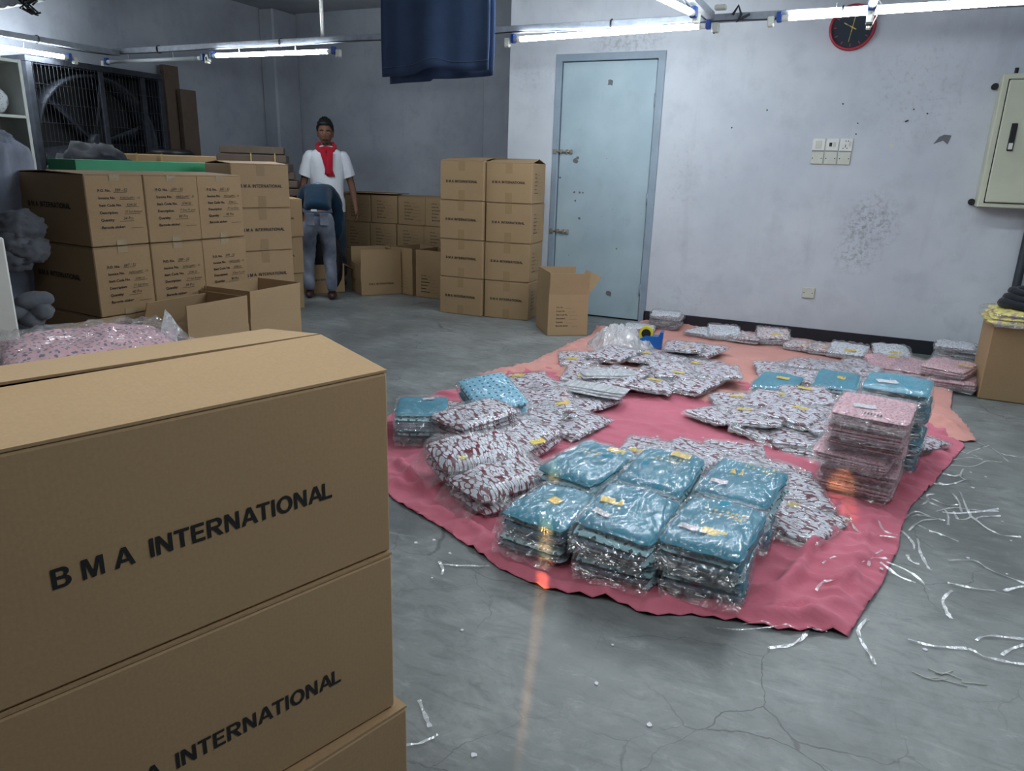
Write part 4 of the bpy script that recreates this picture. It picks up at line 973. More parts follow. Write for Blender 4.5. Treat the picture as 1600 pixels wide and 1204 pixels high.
# far centre pile on the salmon cloth
GC = 'flat leaf packs in the far centre pile'
rows_ = [[(905, 563, 25), (960, 556, -12), (1012, 560, 15), (1062, 560, -20)], [(1068, 545, 8), (1096, 551, -18)], [(915, 588, 10), (965, 592, -14), (1015, 600, 12), (1050, 582, 24), (1088, 575, -12), (1122, 585, 14), (1085, 602, -18), (1035, 572, 5)]]
names = ['middle', 'rear', 'front']; ordn = ('first', 'second', 'third', 'fourth', 'fifth', 'sixth', 'seventh', 'eighth')
kk = 0
for rr, row in zip(names, rows_):
    order = sorted(range(len(row)), key=lambda i: row[i][0])
    for rank, i in enumerate(order):
        px, py, a = row[i]; z = 0.03+0.02*((kk*2) % 3); kk += 1
        p = G(px, py, z)
        K_LEAF.place('flat leaf pack, %s from left in the %s row of the far centre pile' % (ordn[rank], rr), p.x, p.y, z, R_(a), GC, [(T_TAG, random.uniform(-0.06, 0.06), random.uniform(-0.08, 0.08), random.uniform(-0.4, 0.4))] if kk % 2 else [], k=kk, rx=R_(random.uniform(-3, 6)), ry=R_(random.uniform(-6, 6)))

# packs along the black skirting
GW = 'white print packs along the black skirting'
E_ = [(998, 511, 1, 'small clear pack at the door end of the skirting row', K_WHITE), (1040, 512, 4, 'tall white stack nearest the door in the skirting row', K_WHITE), (1098, 519, 1, 'low white pack second along the skirting', K_WHITE), (1130, 523, 2, 'peaked white pack third along the skirting', K_WHITE),
      (1165, 528, 1, 'low maroon edged pack fourth along the skirting', K_WHITE2), (1205, 531, 2, 'maroon edged pack with yellow sticker fifth along the skirting', K_WHITE2), (1250, 541, 1, 'flat pack with yellow sticker sixth along the skirting', K_WHITE2), (1285, 546, 1, 'flat pack with yellow sticker seventh along the skirting', K_WHITE2), (1325, 553, 2, 'glossy white pack in the middle of the skirting row', K_WHITE), (1392, 556, 2, 'glossy white pack with round yellow sticker along the skirting', K_WHITE), (1488, 572, 5, 'tall white stack beside the right hand carton', K_WHITE)]
for i, (px, py, n, lb, K) in enumerate(E_):
    p = G(px, py+(9 if n < 4 else 3), 0.0); p.y = min(p.y, 5.96)
    for k in range(n):
        nm = lb if n == 1 else '%s pack of the %s' % (('bottom', 'second', 'third', 'fourth', 'fifth')[k] if k < n-1 else 'top', lb)
        K.place(nm, p.x+random.uniform(-0.012, 0.012), p.y+random.uniform(-0.01, 0.01), 0.03+k*(K.H-0.004), R_((10, 4, -14, 18, -6, 12, -10, 8, -5, 5, -8)[i]+random.uniform(-5, 5)), GW, [(T_TAG, 0.02, -0.05, 0.3)] if k == n-1 and i in (5, 6, 7, 8, 9) else [], k=i+k, rx=R_(8 if k == n-1 and i in (3, 5, 8, 9) else 0))
for i, (px, py, lb) in enumerate(((1385, 578, 'crumpled pink pack left of three behind the pink stack'), (1432, 585, 'crumpled pink pack middle of three behind the pink stack'), (1485, 600, 'crumpled pink pack beside the right hand carton'))):
    p = G(px, py, 0.02)
    K_PINKW.place(lb, p.x, p.y, 0.032, R_((8, -14, -8)[i]), 'crumpled pink packs by the right hand carton', [(T_TAG, 0.05, 0.1, 0.1)], k=i, rx=R_(3))
    if i == 2: K_PINKW.place('pink pack lying on top next to the right hand carton', p.x-0.02, p.y+0.03, 0.09, R_(-20), 'crumpled pink packs by the right hand carton', [(T_TAG, 0.08, 0.02, 0.1)], k=1)

# tall pink stack with the teal stack behind it
for k in range(6):
    nm = ('bottom', 'second', 'third', 'fourth', 'fifth', 'top')[k]
    K_PINK.place('%s pink pack of the tall stack on the red cloth' % nm, 0.165+(0, 0.005, -0.03, 0.01, 0.005, 0.012)[k], 3.235+(0, 0.01, -0.02, 0.02, 0.0, 0.0)[k], 0.016+k*0.0575, R_((-9, -6, -10, -5, -7, -8)[k]), 'pink packs in the tall stack', [(T_WT2, -0.03, -0.05, 0.25), (T_BAR, 0.02, -0.15, 0)] if k == 5 else ([(T_BAR, -0.02, -0.15, 0.1)] if k in (1, 3) else []), k=k)
K_TS = Kind('teal_garment_pack', 0.28, 0.34, 0.072, [(1, M_TEALD), (1, M_MINT), (1, M_TEALD), (1.4, M_TEAL)], M_FILM, 3, amp=0.008, flap=0.02)
for k in range(5):
    nm = ('bottom', 'second', 'third', 'fourth', 'top')[k]
    K_TS.place('%s teal pack of the stack behind the pink stack' % nm, 0.275+(0, 0.01, -0.008, 0.01, 0.0)[k], 3.62, 0.016+k*0.0735, R_((-6, -9, -4, -8, -7)[k]), 'teal packs behind the pink stack', [(T_WT2, -0.04, -0.05, 0.4)] if k == 4 else [], k=k)



# clear film: heap, sleeves
def heap(name, label, cat, c, L, W, H, seed, mat, rz=0.0, nx=30, ny=24):
    V = []; F = []
    for j in range(ny+1):
        for i in range(nx+1):
            u = 2*i/nx-1; v = 2*j/ny-1; r = min(1, math.hypot(u, v))
            e = max(0, 1-r**2.2)
            w = 1-abs(fbm(u*2.6+seed, v*2.6, seed, 4)); z = H*e*(0.45+0.8*max(0, w-0.4))+0.003
            V.append((u*L/2*(1+0.1*fbm(v*3+seed, 2.0)), v*W/2, z))
    for j in range(ny):
        for i in range(nx):
            a = j*(nx+1)+i; F.append((a, a+1, a+nx+2, a+nx+1))
    o = from_py(name, V, F, mat, None, True); o.location = c; o.rotation_euler.z = rz
    return tag(o, label, cat)
p = G(968, 548, 0); heap('film_heap', 'heap of crumpled clear film beside the blue tape dispenser', 'film', (p.x, p.y, 0.02), 0.5, 0.42, 0.2, 4.0, M_FILMW, 0.2)
p = G(1000, 548, 0); heap('film_heap', 'flat crumpled clear film under the blue tape dispenser', 'film', (p.x-0.02, p.y-0.1, 0.021), 0.36, 0.3, 0.07, 8.0, M_FILM2, 0.5)
def sleeves(label, p0, p1, w, n, z):
    d = (p1-p0); L = d.length; o = thing('film_sleeve_bundle', label, 'film sleeves', ((p0+p1)/2).to_tuple()[:2]+(z,), math.atan2(d.y, d.x), None)
    for k in range(n):
        me = slab_mesh('sleeve', M_FILMW, L*(1-0.02*k), w, 0.012, 40+k, nx=20, ny=8, amp=0.006); s = link(bpy.data.objects.new('sleeve', me), o); s.location = (0.008*k, -0.02+0.02*k, 0.010*k); s.rotation_euler.z = 0.03*(k-1)
    return o
sleeves('milky clear film sleeves laid across the leaf packs onto red cloth', G(878, 602, 0.08), G(975, 627, 0.05), 0.13, 3, 0.075)
sleeves('clear film sleeves lying on the far centre leaf packs', G(905, 588, 0.08), G(990, 588, 0.08), 0.15, 2, 0.09)

# tape dispenser
td = thing('tape_dispenser', 'blue tape gun stand with yellow roll on the salmon cloth', 'tape dispenser', G(1012, 548, 0.0).to_tuple()[:2]+(0.034,), R_(10))
bm = bmesh.new()
prof = [(-0.11, 0), (0.10, 0), (0.105, 0.12), (0.085, 0.12), (0.07, 0.085), (-0.02, 0.085), (-0.11, 0.03)]
v = [(x, y, z) for y in (-0.04, 0.04) for x, z in prof]; n = len(prof)
from_py('stand', v, [tuple(range(n)), tuple(range(2*n-1, n-1, -1))]+[(i, i+n, (i+1) % n+n, (i+1) % n) for i in range(n)], M_BLUEP, td)
r = cyl('tape_roll', (-0.02, -0.026, 0.10), (-0.02, 0.026, 0.10), 0.05, M_YELP, td, seg=24); cyl('roll_core', (-0.02, -0.028, 0.10), (-0.02, 0.028, 0.10), 0.034, M_DBLK, r, seg=20)

# folded clothes on the right hand carton
def lump(name, label, cat, c, L, W, H, seed, mat, rz=0.0, amp=0.03, parent=None, fr=7.0, sub=4):
    bm = bmesh.new(); bmesh.ops.create_icosphere(bm, subdivisions=sub, radius=1.0)
    for vv in bm.verts:
        d = vv.co.copy(); w = fbm(d.x*fr/3+seed, d.y*fr/3, d.z*fr/3, 4); r = 1+amp*10*0.1*w; rg = 1-abs(fbm(d.x*fr/2+seed, d.y*fr/2+3, d.z*fr/2, 3)); r += amp*1.5*max(0, rg-0.5)
        vv.co = Vector((d.x*L/2*r, d.y*W/2*r, max(d.z, -0.75)*H/2*r))
    zm = min(vv.co.z for vv in bm.verts)
    for vv in bm.verts: vv.co.z -= zm
    o = from_bm(name, bm, mat, parent, True); o.location = c; o.rotation_euler.z = rz
    return o if parent else tag(o, label, cat)
yf = thing('folded_garment', 'yellow floral garment folded on top of the right hand carton', 'garment', (1.04, 5.20, 0.452))
for k in range(3):
    me = slab_mesh('cloth_layer', M_YELG, 0.50-0.03*k, 0.42-0.02*k, 0.03, 60+k, amp=0.012, edge=0.02); o = link(bpy.data.objects.new('cloth_layer', me), yf); o.location = (0.0, 0, 0.003+0.026*k)
me = bag_mesh(0.52, 0.44, 0.08, 5, M_FILM2, flap=0.05); link(bpy.data.objects.new('polybag', me), yf)
bk = thing('folded_garment', 'black and grey garment bundled on top of the yellow one', 'garment', (1.07, 5.22, 0.54))
for k in range(3):
    pts = [((0.20-0.02*k)*math.cos(a*0.3), (0.13-0.015*k)*math.sin(a*0.3), 0.03+0.035*k+0.006*math.sin(a*1.7+k)) for a in range(22)]
    tube_path('rolled_fold', pts, 0.026, M_DARKC, bk, 8)
lump('cloth_core', '', '', (0, 0, 0.0), 0.36, 0.22, 0.10, 3.0, M_DARKC, 0, 0.1, bk)

# ------------------------------------------------------------------ plastic strips and scraps on the floor
def ribbon(label, pts, w=0.008, group='clear plastic strips scattered on the floor', zoff=0.004):
    P = [Vector(p) for p in pts]; out = []
    for i in range(len(P)-1):
        a = P[max(i-1, 0)]; b = P[i]; c = P[i+1]; d = P[min(i+2, len(P)-1)]
        for k in range(5):
            t = k/5; out.append(0.5*((2*b)+(c-a)*t+(2*a-5*b+4*c-d)*t*t+(-a+3*b-3*c+d)*t**3))
    out.append(P[-1]); V = []; F = []
    sd = random.uniform(0, 50)
    for i, p in enumerate(out):
        t = (out[min(i+1, len(out)-1)]-out[max(i-1, 0)]).normalized(); n = Vector((-t.y, t.x, 0))
        tw = 0.45+0.75*abs(noise.noise(Vector((i*0.35+sd, 0, 0)))); ww = w*tw
        z = zoff+0.006*abs(noise.noise(Vector((i*0.25, sd, 0))))
        dz = 0.004*noise.noise(Vector((i*0.4, 3, sd)))
        V += [(p.x-n.x*ww/2, p.y-n.y*ww/2, max(z-dz, 0.002)), (p.x+n.x*ww/2, p.y+n.y*ww/2, max(z+dz, 0.002))]
    for i in range(len(out)-1): F.append((2*i, 2*i+1, 2*i+3, 2*i+2))
    c = sum((Vector(v) for v in V), Vector())/len(V); c.z = 0
    V = [(v[0]-c.x, v[1]-c.y, v[2]) for v in V]
    o = from_py('plastic_strip', V, F, M_STRIP, None, True); o.location = c
    return tag(o, label, 'plastic strip', group)
SL = 'thin clear plastic strip lying on the grey concrete right of cloth'
tr = [[(1356, 968), (1341, 985), (1347, 1005), (1362, 1030), (1366, 1040)], [(1262, 985), (1252, 1000), (1232, 1010), (1200, 1015)], [(1418, 1000), (1455, 1010), (1510, 1015)], [(1512, 1015), (1545, 1030), (1600, 1040)], [(1525, 1002), (1545, 995), (1610, 1001)], [(1487, 924), (1473, 938), (1478, 955), (1486, 969)],
      [(1480, 912), (1515, 920), (1555, 924)], [(1568, 924), (1600, 917)], [(1482, 878), (1520, 877), (1550, 893), (1605, 914)], [(1565, 1025), (1580, 1015), (1604, 1008)], [(1433, 842), (1438, 865), (1450, 888), (1455, 893)], [(1417, 868), (1422, 877), (1436, 884)], [(1408, 830), (1425, 848), (1428, 860)],
      [(1455, 832), (1475, 838), (1497, 847)], [(1430, 820), (1448, 828), (1455, 832)], [(1500, 770), (1512, 800), (1525, 815), (1560, 836), (1595, 840)], [(1485, 768), (1497, 785), (1502, 802)], [(1455, 780), (1480, 790), (1500, 789)], [(1462, 800), (1490, 794), (1520, 798), (1560, 800)], [(1472, 802), (1510, 803), (1560, 796)],
      [(1490, 800), (1497, 812), (1515, 810), (1512, 797)], [(1525, 812), (1535, 808), (1563, 808)], [(1430, 775), (1450, 785), (1478, 800), (1481, 822)], [(1440, 790), (1450, 783), (1448, 775), (1460, 773)], [(1425, 808), (1440, 806), (1476, 815)], [(1412, 812), (1430, 800), (1452, 808)], [(1505, 733), (1500, 745), (1508, 750)], [(1440, 755), (1480, 758), (1509, 750)],
      [(1482, 722), (1510, 716), (1535, 718)], [(1485, 728), (1520, 730), (1540, 722), (1565, 723)], [(1495, 705), (1520, 712), (1535, 720)], [(1525, 692), (1550, 702), (1575, 722)], [(1555, 705), (1575, 713), (1600, 716)], [(1510, 710), (1530, 702), (1545, 697)], [(1470, 740), (1490, 745), (1505, 742)], [(1420, 830), (1440, 815), (1470, 812)]]
for t in tr: ribbon(SL, [G(x, y) for x, y in t], 0.017 if t[0][1] > 860 else 0.014)
SC = 'thin clear plastic strip lying on the red cloth near its right corner'
trc = [[(1330, 818), (1345, 835), (1400, 842)], [(1285, 882), (1300, 873), (1325, 873), (1337, 915)], [(1275, 925), (1285, 912), (1312, 908)], [(1322, 890), (1316, 905), (1312, 912)], [(1345, 880), (1360, 875), (1385, 874)], [(1357, 886), (1360, 872), (1378, 862)], [(1375, 880), (1400, 900), (1430, 913)], [(1385, 880), (1425, 898), (1452, 924)], [(1370, 808), (1380, 830), (1402, 838)]]
for t in trc: ribbon(SC, [G(x, y, 0.02) for x, y in t], 0.014, 'clear plastic strips on the red cloth', 0.026)
for t in ([(655, 1095), (662, 1115), (672, 1138)], [(630, 1167), (660, 1162), (684, 1150)], [(686, 878), (692, 890), (690, 900)], [(690, 883), (720, 885), (765, 886)]):
    ribbon('plastic strip on the concrete close to the foreground cartons', [G(x, y) for x, y in t], 0.014, 'plastic strips near the foreground cartons')
for t in ([(990, 628), (1010, 625), (1030, 618)], [(1120, 985), (1160, 988), (1200, 984)], [(1160, 980), (1190, 975), (1215, 986)], [(1200, 985), (1225, 980), (1240, 985)], [(1260, 984), (1275, 988), (1292, 991)]):
    ribbon('hair thin clear strip at the front hem of the red cloth' if t[0][1] > 900 else 'hair thin clear strip on red cloth beside the milky sleeves', [G(x, y, 0.01) for x, y in t], 0.006, 'thin strips at the cloth edges', 0.02)
scr = [(650, 848), (678, 844), (703, 873), (675, 903), (1027, 688), (1098, 690), (1160, 700), (1375, 897), (1517, 738), (1540, 745), (1520, 762), (1512, 872), (1573, 897), (1566, 815), (1580, 845), (1470, 755), (1425, 700), (957, 1008), (932, 1068), (1014, 1133), (740, 1180), (722, 985), (1445, 1015), (1340, 925), (940, 665), (1020, 690)]
for i, (px, py) in enumerate(scr):
    p = G(px, py); oncl = py < 940 and 690 < px < 1400
    r = random.uniform(0.0045, 0.009)
    pts = blob(r, 7, i); V = [(x, y, 0.0006) for x, y in pts]+[(x*0.9, y*0.9, 0.003) for x, y in pts]; n = 7
    o = from_py('paper_scrap', V, [tuple(range(n, 2*n))]+[(k, (k+1) % n, (k+1) % n+n, k+n) for k in range(n)], M_WTAG)
    o.location = (p.x, p.y, 0.02 if oncl else 0.0)
    tag(o, 'tiny white paper scrap lying on the %s' % ('red cloth' if oncl else 'grey concrete'), 'paper scrap', 'white scraps on the %s' % ('red cloth' if oncl else 'concrete'))
for i, (px, py) in enumerate(((1425, 1050), (1440, 1058), (1462, 1052), (1450, 1045), (1470, 1062), (1502, 1067))):
    p = G(px, py); pts = [p, p+Vector((0.03, 0.012*(i % 3-1), 0)), p+Vector((0.06, 0.02*(i % 2), 0))]
    tag(tube_path('straw', [(q.x, q.y, 0.003) for q in pts], 0.0014, M_CREAM, None, 5), 'short straw coloured sliver on the concrete near a crack', 'straw', 'straw slivers on the concrete')

# ------------------------------------------------------------------ far left: fan, boards, table, shelf, bundles
fx, fy0, fy1, fz0, fz1 = -6.38, 4.13, 5.46, 0.70, 2.045
fan = thing('exhaust_fan', 'large square black exhaust fan with wire guard in the dark left wall', 'fan', (fx, (fy0+fy1)/2, fz0))
hw_ = (fy1-fy0)/2; hh = fz1-fz0
def fb(name, y0, y1, z0, z1, x0, x1, mat=M_STEELD, parent=fan, bev=0.004): return box(name, x0, x1, y0, y1, z0, z1, mat, parent, bev)
fb('frame_bar', -hw_, hw_, hh-0.05, hh, -0.30, 0.02); fb('frame_bar', -hw_, hw_, 0, 0.05, -0.30, 0.02); fb('frame_bar', -hw_, -hw_+0.05, 0.05, hh-0.05, -0.30, 0.02); fb('frame_bar', hw_-0.05, hw_, 0.05, hh-0.05, -0.30, 0.02)
fb('guard_bar', -0.02, 0.03, 0.05, hh-0.05, 0.0, 0.02); fb('guard_bar', 0.42, 0.47, 0.05, hh-0.05, -0.02, 0.01)
fb('back_plate', -hw_+0.05, hw_-0.05, 0.05, hh-0.05, -0.30, -0.28, M_DBLK)
vs = []; fs = []; n = 48
for k in range(n):
    a = 2*PI*k/n
    for (r, x) in ((0.60, -0.05), (0.575, -0.05), (0.56, -0.26), (0.60, -0.26)): vs.append((x, r*math.cos(a), hh/2+r*math.sin(a)))
for k in range(n):
    for j in range(4): fs.append((k*4+j, k*4+(j+1) % 4, ((k+1) % n)*4+(j+1) % 4, ((k+1) % n)*4+j))
from_py('shroud', vs, fs, M_STEELD, fan, True)
for k in range(6):
    a = 2*PI*k/6+0.25; bm = bmesh.new(); N2 = 8; V = []; F = []
    for i in range(N2+1):
        r = 0.08+0.46*i/N2; w = 0.07+0.11*i/N2; tw = 0.75-0.35*i/N2
        for s in (-1, 1):
            ang = a+s*w/r*0.5*math.cos(tw)*0.9; V.append((-0.16+s*w*0.5*math.sin(tw), r*math.cos(ang), hh/2+r*math.sin(ang)))
    for i in range(N2): F.append((2*i, 2*i+1, 2*i+3, 2*i+2))
    o = from_py('blade', V, F, M_STEELD, fan, True); o.modifiers.new('t', 'SOLIDIFY').thickness = 0.006
cyl('hub', (-0.24, 0, hh/2), (-0.06, 0, hh/2), 0.09, M_STEELD, fan, seg=20); 
bm = bmesh.new()
for k in range(36):
    y = -hw_+0.06+k*(2*hw_-0.12)/35; cyl_bm(bm, (0.012, y, 0.04), (0.012, y, hh-0.04), 0.0016, seg=5)
for k in range(9):
    z = 0.06+k*(hh-0.12)/8; cyl_bm(bm, (0.015, -hw_+0.03, z), (0.015, hw_-0.03, z), 0.0022, seg=5)
o = from_bm('guard_wires', bm, M_STEELD, fan); o['kind'] = 'stuff'
b1 = box('fibre_board', -0.03, 0.03, -0.09, 0.09, 0, 2.17, M_BROWN, None, 0.004); b1.location = (-6.58, 5.74, 0); tag(b1, 'taller narrow brown board standing against wall right of the fan', 'board', 'brown boards by the fan')
b2 = box('fibre_board', -0.03, 0.03, -0.10, 0.10, 0, 1.95, M_BROWN, None, 0.004); b2.location = (-6.50, 5.86, 0); tag(b2, 'shorter brown board standing in front of the taller one', 'board', 'brown boards by the fan')

gt = thing('green_table', 'green topped work table behind the taped carton block', 'table', (-4.90, 3.98, 0), R_(75))
box('tabletop', -0.58, 0.58, -0.25, 0.25, 1.155, 1.236, M_GREEN, gt, 0.003)
for x in (-0.53, 0.53):
    for y in (-0.2, 0.2): box('leg', x-0.025, x+0.025, y-0.025, y+0.025, 0, 1.155, M_STEELD, gt)

sh = thing('shelf_unit', 'white open shelf unit at the far left under a lit tube', 'shelf', (-5.75, 3.70, 0))
box('side_panel', -0.42, 0, -0.025, 0.0, 0, 1.925, M_WHITEP, sh, 0.002); box('side_panel', -0.42, 0, -2.2, -2.175, 0, 1.925, M_WHITEP, sh, 0.002)
for z in (0.05, 0.55, 1.04, 1.515, 1.90): box('shelf_board', -0.42, 0, -2.175, -0.025, z, z+0.022, M_WHITEP, sh, 0.002)
box('shelf_back', -0.43, -0.42, -2.2, 0, 0, 1.925, M_WHITEP, sh)
lump('plastic_sack', 'crumpled white plastic sack on the upper shelf at far left', 'sack', (-5.93, 3.48, 1.538), 0.30, 0.32, 0.24, 2.2, M_GREYG, 0, 0.12, fr=9)
lump('dark_bundle', 'dark cloth bundle on the lower shelf at far left', 'bundle', (-5.93, 3.45, 1.063), 0.36, 0.40, 0.36, 5.2, M_DARKC, 0, 0.25)
# grey knit over a pile, dark bag, bundles
def place_px(px, py, z): return G(px, py, z)
gp = thing('grey_garment_bundle', 'grey knit cloth draped over the pile left of the taped block', 'cloth bundle', (-4.60, 2.44, 0.0))
V = []; F = []; nr = 36; nz = 30
for j in range(nz+1):
    t = j/nz; z = 0.30+1.07*t
    for i in range(nr):
        a = 2*PI*i/nr
        r = (0.34-0.16*t)*(1.0 if t < 0.93 else max(0.05, 1-((t-0.93)/0.07)**2*0.95))
        r *= 1+0.18*math.sin(a*7+2*t)*(1-t*0.4)+0.22*(1-abs(fbm(a*2.0+3*t, t*4, 2.0, 4)))-0.15
        V.append((r*math.cos(a)+0.10*t*t, r*1.25*math.sin(a)+0.16*t, z+0.02*fbm(a*3, t*5)))
for j in range(nz):
    for i in range(nr):
        F.append((j*nr+i, j*nr+(i+1) % nr, (j+1)*nr+(i+1) % nr, (j+1)*nr+i))
F.append(tuple(range(nr))[::-1]); F.append(tuple(nz*nr+i for i in range(nr)))
from_py('drape', V, F, M_GREYC, gp, True)
lump('cloth_knot', '', '', (0.13, 0.18, 1.25), 0.22, 0.24, 0.15, 7.0, M_GREYC, 0, 0.18, gp, fr=10)
tag(box('bundle_crate', -4.90, -4.46, 2.12, 2.70, 0, 0.30, M_CART, None, 0.004), 'low carton under the draped grey knit cloth', 'carton')
lump('black_sack', 'black fabric sack slumped beside the green table end', 'sack', (-5.42, 2.76, 0.72), 0.56, 0.72, 0.62, 3.6, M_DARKC, 0.2, 0.16)
lump('black_sack', 'dark plastic sack in front of the fan guard', 'sack', (-5.85, 4.25, 0.85), 0.6, 0.6, 0.50, 9.6, M_DARKC, 0.2, 0.2)
tag(box('sack_crate', -5.70, -5.14, 2.45, 3.05, 0, 0.72, M_CART, None, 0.004), 'carton under the black sack behind the taped block', 'carton')
tag(box('sack_crate', -6.15, -5.55, 3.95, 4.55, 0, 0.85, M_CART, None, 0.004), 'carton under the dark sack in front of the fan', 'carton')
k = 0
for (px, py, zz) in ((32, 352, 0.78), (22, 372, 0.70), (38, 385, 0.64), (14, 398, 0.60)):
    q = G(px, py, zz); s = 4.72/math.hypot(q.x, q.y); zc = CAMH+(zz-CAMH)*s
    lump('crumpled_bag', 'crumpled grey plastic bag, %s of the cluster left of the taped block' % ('topmost', 'second', 'third', 'lowest')[k], 'bag', (q.x*s, q.y*s, zc-0.09), 0.22, 0.22, 0.18, 11.0+k, M_ROLL, k, 0.13, fr=10); k += 1
k = 0
for (px, py) in ((52, 462), (28, 478), (50, 490), (62, 478), (40, 505), (58, 512)):
    d = ray(px, py); rho = 4.1; h_ = math.hypot(d.x, d.y); p = Vector((d.x/h_*rho, d.y/h_*rho, CAMH+d.z/h_*rho))
    lump('grey_roll', 'small grey cloth roll, %s of the heap low at the far left' % ('topmost', 'left', 'centre', 'right', 'lower left', 'lower right')[k], 'cloth roll', (p.x, p.y, p.z-0.06), 0.11, 0.18, 0.09, 20.0+k, M_ROLL, 0.4*k, 0.08, fr=5, sub=3); k += 1
tag(box('roll_crate', -3.95, -3.45, 1.35, 2.1, 0, 0.24, M_CART, None, 0.004), 'low carton under the small grey cloth rolls', 'carton')
wp = tag(box('white_post', -0.06, 0.06, -0.02, 0.02, 0, 1.0, M_WHITEP, None, 0.004), 'white upright board edge at the far left behind the foreground cartons', 'post')
d = ray(10, 480); h_ = math.hypot(d.x, d.y); rho = 2.75; wp.location = (d.x/h_*rho-0.075, d.y/h_*rho, 0); wp.rotation_euler.z = R_(60)
wp.scale = (1, 1, 1)
# pink floral pillow bag behind the foreground stack
pf = thing('pink_floral_bag', 'pink floral garments in a clear bag behind the foreground cartons', 'garment pack', (-1.90, 1.30, 0.613), R_(62))
for k in range(3):
    me = slab_mesh('garment', M_PINKF, 0.46-0.02*k, 0.42-0.03*k, 0.06, 90+k, nx=20, ny=18, amp=0.024, p=3, q=0.5); o = link(bpy.data.objects.new('garment', me), pf); o.location = (0, 0.02*k, 0.004+0.045*k)
me = bag_mesh(0.50, 0.46, 0.155, 12, M_FILM2, n=34, amp=0.014, flap=0.02); link(bpy.data.objects.new('polybag', me), pf)
for (x, y, rz, s) in ((0.24, 0.10, 0.3, 0.8), (0.26, -0.06, 1.0, 0.65)):
    V = [(0, 0, 0), (0.09*s, 0.02, 0.0), (0.05*s, 0.01, 0.13*s), (0.14*s, 0.06, 0.02), (0.10*s, 0.05, 0.09*s)]
    o = from_py('bag_corner', V, [(0, 1, 2), (1, 3, 4), (1, 4, 2)], M_FILMW, pf); o.location = (x-0.05, y, 0.09); o.rotation_euler.z = rz
lump('clear_bag', 'clear crumpled bag at the left edge behind the foreground cartons', 'bag', (-1.72, 0.66, 0.60), 0.36, 0.36, 0.2, 31.0, M_FILM2, 0, 0.12, fr=9)
carton('carton at the left edge carrying the clear crumpled bag', (-1.72, 0.62), 75, (0.5, 0.42, 0.30), {}, anchor='c', z=0.0, tent=0.001, tape=False)
carton('upper carton at the left edge right under the clear crumpled bag', (-1.72, 0.62), 75, (0.5, 0.42, 0.29), {}, anchor='c', z=0.302, tent=0.004, tape=False)

# flattened cartons and cloths behind the lettered stack
fl = thing('flat_carton_stack', 'dark flattened cartons tied with pale straps behind the lettered stack', 'cardboard', (-5.50, 5.78, 0.0), R_(38))
for k in range(6): box('flat_carton', -0.44+0.02*k, 0.40-0.03*k, -0.25+0.01*(k % 3), 0.25-0.012*k, 0.94+0.078*k, 0.94+0.078*k+0.070, M_BROWN, fl, 0.008, Matrix.Rotation(0.04*(k % 3-1), 4, 'Z'))
for x in (-0.05, 0.17): box('strap', x, x+0.012, -0.268, -0.258, 0.94, 1.34, M_TAG2C, fl)
box('stand_box', -0.38, 0.38, -0.22, 0.22, 0, 0.94, M_DARKC, fl)
fl2 = thing('flat_carton_stack', 'flattened cartons with a pale strap beyond the green table', 'cardboard', (-5.86, 4.96, 0.0), R_(55))
for k in range(4): box('flat_carton', -0.42, 0.42, -0.3+0.01*k, 0.3, 0.95+0.088*k, 0.95+0.088*k+0.08, M_CART, fl2, 0.008, Matrix.Rotation(0.03*(k % 3-1), 4, 'Z'))
for x in (-0.25, -0.05): box('strap', x, x+0.012, -0.306, -0.298, 0.95, 1.30, M_TAG2C, fl2)
box('stand_box', -0.4, 0.4, -0.28, 0.28, 0, 0.95, M_DARKC, fl2)
tag(cyl('black_tray', (-5.92, 5.10, 1.30), (-5.92, 5.10, 1.345), 0.22, M_DBLK, r1=0.16, seg=28), 'round black lid lying on the flattened cartons under the boards', 'lid')
tag(box('loose_sheet', -0.35, 0.35, -0.15, 0.15, 0, 0.008, M_CART, None), 'loose cardboard sheet on the upper far cartons', 'cardboard'); bpy.data.objects['loose_sheet'].location = (-5.1, 7.2, 0.953); bpy.data.objects['loose_sheet'].rotation_euler.z = 0.1

# ------------------------------------------------------------------ people
def skin_mesh(nodes, edges, root=0, sub=2):
    # nodes: (x, y, z, rx, ry); returns the evaluated skin surface
    me = bpy.data.meshes.new('sk'); me.from_pydata([n[:3] for n in nodes], edges, []); me.update()
    ob = bpy.data.objects.new('sk', me); COL.objects.link(ob)
    ob.modifiers.new('skin', 'SKIN').use_smooth_shade = True
    if not me.skin_vertices: 
        raise RuntimeError('no skin layer')
    for i, n in enumerate(nodes):
        sv = me.skin_vertices[0].data[i]; sv.radius = (n[3], n[4] if len(n) > 4 else n[3]); sv.use_root = (i == root)
    s = ob.modifiers.new('sub', 'SUBSURF'); s.levels = sub; s.render_levels = sub
    dg = bpy.context.evaluated_depsgraph_get(); dg.update()
    out = bpy.data.meshes.new_from_object(ob.evaluated_get(dg))
    bpy.data.objects.remove(ob); bpy.data.meshes.remove(me)
    return out
def ensure_skin(me): pass
